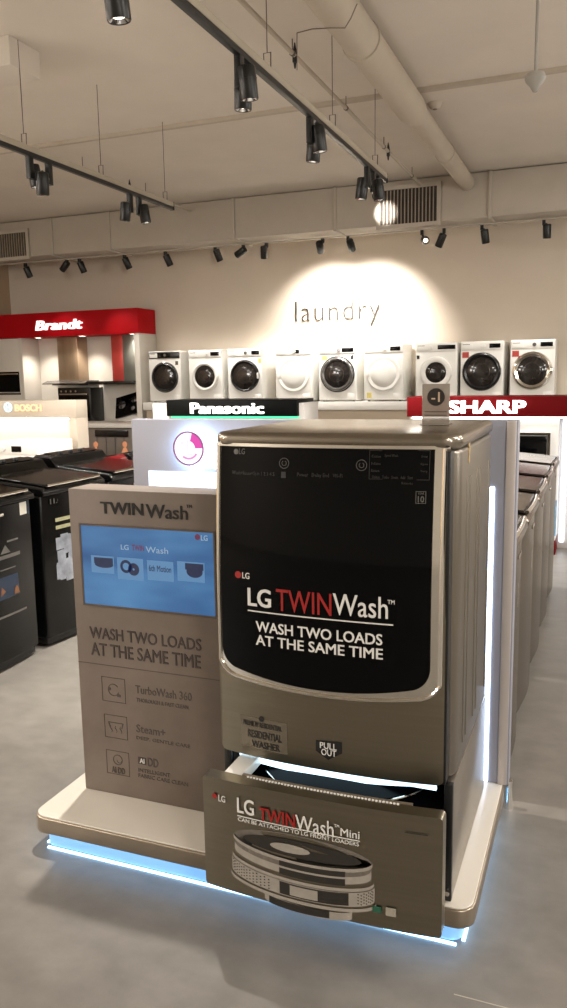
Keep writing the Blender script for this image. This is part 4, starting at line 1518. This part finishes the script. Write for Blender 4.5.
# island with the maroon header, right
a, b = at(407, 398, 1, HY), at(567, 416, 1, HY)
isr = thing('display_island', 'display island with a maroon header and white lit letters, bright white body', 'display island', (-0.8, HY + 0.3, 0))
hx1 = 0.75
MB().box(a.x, hx1, HY, HY + 0.55, 1.240, 1.420, 0.004).build('header', M_HEADRED, isr)
m = MB()
words(m, 'SHARP', (448.5, 413.5), (526.5, 400), HY, th=0.02, bold=0.05)
m.build('lit_letters', M_SIGNW, isr)
p = at(556.5, 500, 1, HY + 0.02)
MB().box(a.x + 0.02, p.x, HY + 0.03, HY + 0.55, 0.13, 1.24, 0.003).build('body', mat('island_white', (226, 226, 224), 0.4, noise=(3, 0.02)), isr)
MB().box(p.x + 0.001, hx1, HY + 0.34, HY + 0.55, 0.0, 1.24, 0.003).build('recessed_back', M_PANEL2, isr)
MB().box(a.x + 0.02, p.x + 0.004, HY + 0.02, HY + 0.55, 0.0, 0.128, 0.003).build('base', M_HEADRED, isr, label='dark red base strip')
MB().box(p.x + 0.02, p.x + 0.06, HY + 0.32, HY + 0.338, 0.06, 1.20, 0.003).build('light_strip', glow('island_led', (235, 242, 255), 3.0), isr)
MB().box(a.x + 0.05, hx1, HY + 0.004, HY + 0.028, 1.226, 1.239).build('header_light', glow('island_led2', (255, 246, 236), 5.0), isr)
m = MB()
u0, u1 = at(547, 500, 1, HY + 0.028), at(556, 536, 1, HY + 0.028)
m.box(u0.x - 0.07, u1.x - 0.004, HY + 0.0275, HY + 0.0295, u1.z, u0.z)
m.build('picture_blue', mat('picture_blue', (104, 160, 196), 0.5, noise=(9, 0.5), stretch=(1, 1, 3)), isr, label='pale blue splash picture')
p, q = at(515, 436, 1, HY), at(545.5, 475, 1, HY)
mw = thing('microwave_oven', 'black built-in oven with round dials in the white island', 'oven', ((p.x + q.x) / 2, HY, q.z))
x0, x1, z0, z1 = p.x - 0.3, q.x, q.z, p.z
m = MB()
frame_rect(m, x0 - 0.02, x1 + 0.03, z0 - 0.02, z1 + 0.03, HY + 0.03, 0.022, 0.022)
m.build('surround', M_CHROME, mw)
MB().box(x0, x1, HY - 0.005, HY + 0.03, z0, z1, 0.004).build('front', M_GLASS, mw)
m = MB()
for k in range(5):
    ring_plate(m, x1 - 0.05 - 0.075 * k, z1 - 0.19, 0.014, 0.022, HY - 0.005, 0.004, 20)
frame_rect(m, x1 - 0.40, x1 - 0.015, z1 - 0.225, z1 - 0.155, HY - 0.005, 0.004, 0.002)
m.build('dials', M_PRINTG, mw)
MB().box(x0 + 0.03, x1 - 0.03, HY - 0.03, HY - 0.006, z1 - 0.29, z1 - 0.275, 0.004).build('handle', M_CHROME, mw)

# island with the round emblem and warm lit recess, left
BY = 7.0
p = at(88, 402, 1, BY)
q = at(0, 418.5, 1, BY)
bx1 = at(75.5, 402, 1, BY).x
bx0 = bx1 - 2.6
BZ0, BZ1 = 1.240, 1.425
isb = thing('display_island', 'beige display island with orange lit letters over a warm lit recess', 'display island', ((bx0 + bx1) / 2, BY + 0.1, 0))
M_BEIGE = mat('island_beige', (188, 176, 160), 0.5, noise=(3, 0.03))
MB().box(bx0, bx1, BY, BY + 0.20, BZ0, BZ1, 0.004).build('header', M_BEIGE, isb)
MB().box(bx1 - 0.10, bx1, BY, BY + 0.20, 0, BZ0, 0.004).build('side_wall', M_BEIGE, isb)
MB().box(bx0, bx0 + 0.1, BY, BY + 0.20, 0, BZ0, 0.004).build('side_wall', M_BEIGE, isb)
MB().box(bx0 + 0.1, bx1 - 0.10, BY + 0.15, BY + 0.20, 0, BZ0).build('back_wall', mat('recess_cream', (228, 218, 198), 0.6, noise=(3, 0.02)), isb)
MB().box(bx0 + 0.1, bx1 - 0.10, BY + 0.03, BY + 0.09, BZ0 - 0.022, BZ0 - 0.001).build('recess_light', glow('recess_led', (255, 236, 206), 12.0), isb, label='warm light strip under the header')
tag(MB().box(bx0 + 0.2, bx1 - 0.13, BY - 0.66, BY - 0.02, 0, 0.21, 0.004).build('plinth', M_BEIGE), 'low beige plinth under the white washer by the warm lit recess', 'plinth')
m = MB()
words(m, 'BOSCH', (15.5, 411.3), (41.5, 404.2), BY, th=0.012, bold=0.035)
m.build('lit_letters', glow('letters_orange', (255, 196, 150), 1.5), isb, label='orange lit letters')
c = at(8.3, 407.3, 1, BY)
m = MB()
ring_plate(m, c.x, c.z, 0.040, 0.052, BY, 0.012, 32)
m.box(c.x - 0.022, c.x - 0.014, BY - 0.012, BY, c.z - 0.034, c.z + 0.034)
m.box(c.x + 0.014, c.x + 0.022, BY - 0.012, BY, c.z - 0.034, c.z + 0.034)
m.box(c.x - 0.014, c.x + 0.014, BY - 0.012, BY, c.z - 0.005, c.z + 0.005)
m.build('lit_emblem', glow('emblem_teal', (200, 240, 244), 1.5), isb, label='pale lit round emblem')
p = at(58, 448, 1, BY - 0.62)
front_loader('washing_machine', 'white front loader in front of the warm lit recess of the beige island', dict(R=0.22, r=0.17, ring=M_ENAMEL, display=(-0.02, 0.10), dial=-0.12, cx=0.0, dialm=M_ENAMEL),
             'machines in the warm lit recess', p.x - 0.53, BY - 0.62, 0.21)

# grey cabinet with white top between that island and the pink emblem panel
QY = 9.0
p, q = at(87, 424, 1, QY), at(150, 428.5, 1, QY)
gc = thing('display_cabinet', 'grey display cabinet with a white top, behind the red machine', 'cabinet', ((p.x + q.x) / 2, QY + 0.3, 0))
MB().box(p.x - 0.35, q.x + 0.1, QY, QY + 0.6, 1.005, 1.060, 0.005).build('top', M_WHITE, gc)
MB().box(p.x - 0.33, q.x + 0.08, QY + 0.04, QY + 0.58, 0.06, 1.004, 0.003).build('body', mat('cabinet_grey', (128, 120, 112), 0.4, noise=(4, 0.08)), gc)
MB().box(p.x - 0.31, q.x + 0.06, QY + 0.06, QY + 0.56, 0.0, 0.06).build('base', M_DARK, gc)
m = MB()
for k in range(9):
    x = p.x - 0.30 + k * 0.14
    m.box(x - 0.004, x + 0.004, QY + 0.034, QY + 0.041, 0.1, 0.88)
m.build('panel_joints', M_PRINTG, gc)
u, v = at(95, 430, 1, QY + 0.03), at(128, 437, 1, QY + 0.03)
MB().box(u.x, v.x, QY + 0.02, QY + 0.042, v.z, u.z, 0.004).build('dark_handle_strip', M_RINGBLK, gc)
for px, lab in ((94.5, 'left orange reflection put in as a glowing shape on the grey cabinet'), (123.5, 'right orange reflection put in as a glowing shape on the grey cabinet')):
    c = at(px, 450, 1, QY)  # orange reflections on the cabinet, put in as small glowing bodies
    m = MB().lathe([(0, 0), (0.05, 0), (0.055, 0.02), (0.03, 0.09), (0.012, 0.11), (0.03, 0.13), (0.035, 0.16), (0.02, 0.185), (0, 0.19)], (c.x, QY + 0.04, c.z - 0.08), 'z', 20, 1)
    m.build('orange_glint', glow('glint_orange', (230, 150, 104), 0.7), gc, label=lab)

# ================================================================== THE BOOTH WITH THE RED HEADER
RBX = -7.13
RBY = 11.63
br = thing('showroom_booth', 'white kitchen booth with a long red header and white lit letters', 'booth', (-8.6, 11.9, 0))
MB().box(-10.14, RBX, RBY, WALL_Y - 0.005, 2.385, 2.79, 0.006).build('header', M_HEADRED2, br, label='red header')
M_BOOTH = mat('booth_white', (214, 208, 198), 0.45, noise=(3, 0.02))
MB().box(RBX - 0.10, RBX, RBY + 0.02, WALL_Y - 0.005, 0, 2.385, 0.004).build('side_wall', M_BOOTH, br)
MB().box(-10.14, RBX - 0.10, 12.14, WALL_Y - 0.005, 0, 2.385).build('back_wall', M_BOOTH, br)
OX = at(20.5, 392, 1, RBY + 0.05).x
MB().box(OX + 0.035, OX + 0.10, RBY + 0.04, 12.14, 0, 2.384, 0.004).build('divider', M_BOOTH, br)
MB().box(OX + 0.10, RBX - 0.10, RBY + 0.10, 12.139, 0.0, 0.92, 0.004).build('counter', M_WHITE, br)
m = MB()
words(m, 'Brandt', (36.2, 330.7), (82.5, 318.7), RBY, th=0.03, bold=0.03, shear=0.18)
m.build('lit_letters', glow('sign_white_soft', (255, 250, 246), 1.6), br)
for px in (38, 82, 133):
    x = at(px, 336, 1, RBY + 0.08).x
    dl = MB().lathe([(0.07, 0.0), (0.075, 0.012), (0.05, 0.014), (0.05, 0.002)], (x, RBY + 0.09, 2.386), 'z', 24).build('downlight', M_WHITE, br)
    MB().cyl((x, RBY + 0.09, 2.373), (x, RBY + 0.09, 2.383), 0.052, seg=20).build('lamp', glow('downlight_lens', (255, 240, 220), 9.0), dl)
    L = bpy.data.lights.new('downlight_beam', 'SPOT')
    L.energy = 45
    L.color = (1, 0.92, 0.82)
    L.spot_size = radians(110)
    L.spot_blend = 0.8
    L.shadow_soft_size = 0.05
    lo = bpy.data.objects.new('downlight_beam', L)
    COL.objects.link(lo)
    lo.location = (x, RBY + 0.16, 2.35)


def hood(x0, x1, cz, c0, c1, lab, split):
    """chimney hood on the booth wall: chimney between x0 and x1, canopy between c0 and c1 at height cz"""
    t = thing('cooker_hood', lab, 'cooker hood', ((x0 + x1) / 2, 11.95, cz))
    if split:
        xm = x0 + (x1 - x0) * 0.5
        MB().box(x0, xm, 11.84, 12.139, cz + 0.03, 2.38, 0.004).build('chimney', mat('hood_red', (176, 58, 52), 0.3, noise=(5, 0.06)), t, label='red half of the chimney')
        MB().box(xm + 0.001, x1, 11.84, 12.139, cz + 0.03, 2.38, 0.004).build('chimney', mat('hood_grey', (122, 124, 118), 0.3, metal=0.5, noise=(5, 0.06)), t, label='grey half of the chimney')
        MB().box(c0, c1, 11.72, 12.139, cz - 0.02, cz + 0.03, 0.004).build('canopy', M_RINGBLK, t, label='black canopy')
    else:
        MB().box(x0, x1, 11.84, 12.139, cz + 0.03, 2.38, 0.004).build('chimney', mat('hood_steel', (172, 150, 126), 0.35, metal=0.6, noise=(2, 0.15), stretch=(4, 1, 0.3)), t)
        m = MB().prism([(11.70, cz - 0.012), (11.70, cz + 0.006), (11.84, cz + 0.05), (12.139, cz + 0.05), (12.139, cz - 0.012)], c0, c1, 'yz')
        m.build('canopy', M_RINGGREY, t)
    m = MB()
    for k in (0.3, 0.7):
        m.box(c0 + (c1 - c0) * k - 0.1, c0 + (c1 - c0) * k + 0.1, 11.76, 12.05, cz - 0.028, cz - 0.012)
    m.build('filters', M_GRILLE, t)
    MB().box((c0 + c1) / 2 - 0.07, (c0 + c1) / 2 + 0.07, 11.695, 11.705, cz - 0.006, cz + 0.006).build('buttons', M_DARK, t)


e = [at(px, 383, 1, 11.75).x for px in (56, 76, 44, 86, 110, 132.5, 90, 135)]
zz = at(70, 383.5, 1, 11.75).z
hood(e[0], e[1], zz, e[2], e[3], 'brownish steel chimney hood on the booth wall beside the red one', False)
hood(e[4], e[5], zz, e[6], e[7], 'chimney hood with a red and grey chimney over a black canopy', True)
# oven on the wall below the steel hood
p, q = at(57, 388, 1, 11.73), at(91, 418, 1, 11.73)
ov = thing('wall_oven', 'black oven front below the steel chimney hood', 'oven', ((p.x + q.x) / 2, 11.9, 0.921))
MB().box(p.x, q.x, 11.75, 12.139, 0.921, p.z, 0.006).build('case', M_RINGBLK, ov)
MB().box(p.x + 0.03, q.x - 0.03, 11.738, 11.752, 0.98, p.z - 0.14, 0.004).build('door', M_GLASS, ov)
MB().box(p.x + 0.05, q.x - 0.05, 11.715, 11.737, p.z - 0.12, p.z - 0.10, 0.004).build('handle', M_CHROME, ov)
m = MB()
for k in range(4):
    m.cyl((p.x + 0.08 + 0.1 * k, 11.735, p.z - 0.06), (p.x + 0.08 + 0.1 * k, 11.751, p.z - 0.06), 0.018, seg=14)
m.build('knobs', M_CHROME, ov)
# tilted hob under the red hood
p, q = at(112, 396, 1, 11.8), at(140, 414, 1, 11.8)
hb = thing('gas_hob', 'black hob standing tilted on the booth counter under the red hood', 'hob', ((p.x + q.x) / 2, 11.9, 0.921))
cx, cz = (p.x + q.x) / 2, (p.z + q.z) / 2
R = Matrix.Translation((cx, 11.9, cz)) @ Matrix.Rotation(radians(-14), 4, 'Y') @ Matrix.Rotation(radians(62), 4, 'X')
m = MB().box(-0.27, 0.27, -0.2, 0.2, -0.02, 0.02, 0.008)
m.xf(R).build('glass_top', M_GLASS, hb)
m = MB()
for bx, by, br_ in ((-0.13, 0.02, 0.075), (0.12, 0.06, 0.06), (0.1, -0.1, 0.04)):
    m.lathe([(br_, 0.02), (br_, 0.03), (br_ * 0.5, 0.045), (0, 0.045)], (bx, by, 0), 'z', 24, 1)
m.xf(R).build('burners', M_RINGGREY, hb)
m = MB()
for bx, by, br_ in ((-0.13, 0.02, 0.1), (0.12, 0.06, 0.09)):
    m.box(bx - br_, bx + br_, by - 0.006, by + 0.006, 0.045, 0.06).box(bx - 0.006, bx + 0.006, by - br_, by + br_, 0.045, 0.06)
m.xf(R).build('pan_supports', M_RINGBLK, hb)
MB().box(cx - 0.2, cx + 0.2, 11.86, 12.08, 0.921, cz - 0.16, 0.005).build('stand', M_WHITE, hb)
# built-in oven in the tall cabinet at the left edge
p, q = at(0, 372, 1, RBY + 0.05), at(20.5, 392, 1, RBY + 0.05)
bo = thing('built_in_oven', 'black built-in oven in the tall white cabinet of the booth', 'oven', (-10.06, 11.9, q.z - 0.04))
MB().box(-10.145, OX + 0.03, RBY + 0.05, 12.13, 0.0, 2.38, 0.004).build('cabinet', M_BOOTH, bo)
MB().box(-10.14, q.x, RBY + 0.035, RBY + 0.049, q.z, p.z, 0.004).build('door', M_GLASS, bo)
MB().box(-10.14, q.x - 0.01, RBY + 0.012, RBY + 0.034, p.z - 0.05, p.z - 0.03, 0.004).build('handle', M_CHROME, bo)
MB().box(-10.14, q.x + 0.01, RBY + 0.036, RBY + 0.049, q.z - 0.05, q.z - 0.01, 0.003).build('trim', M_RINGGREY, bo)
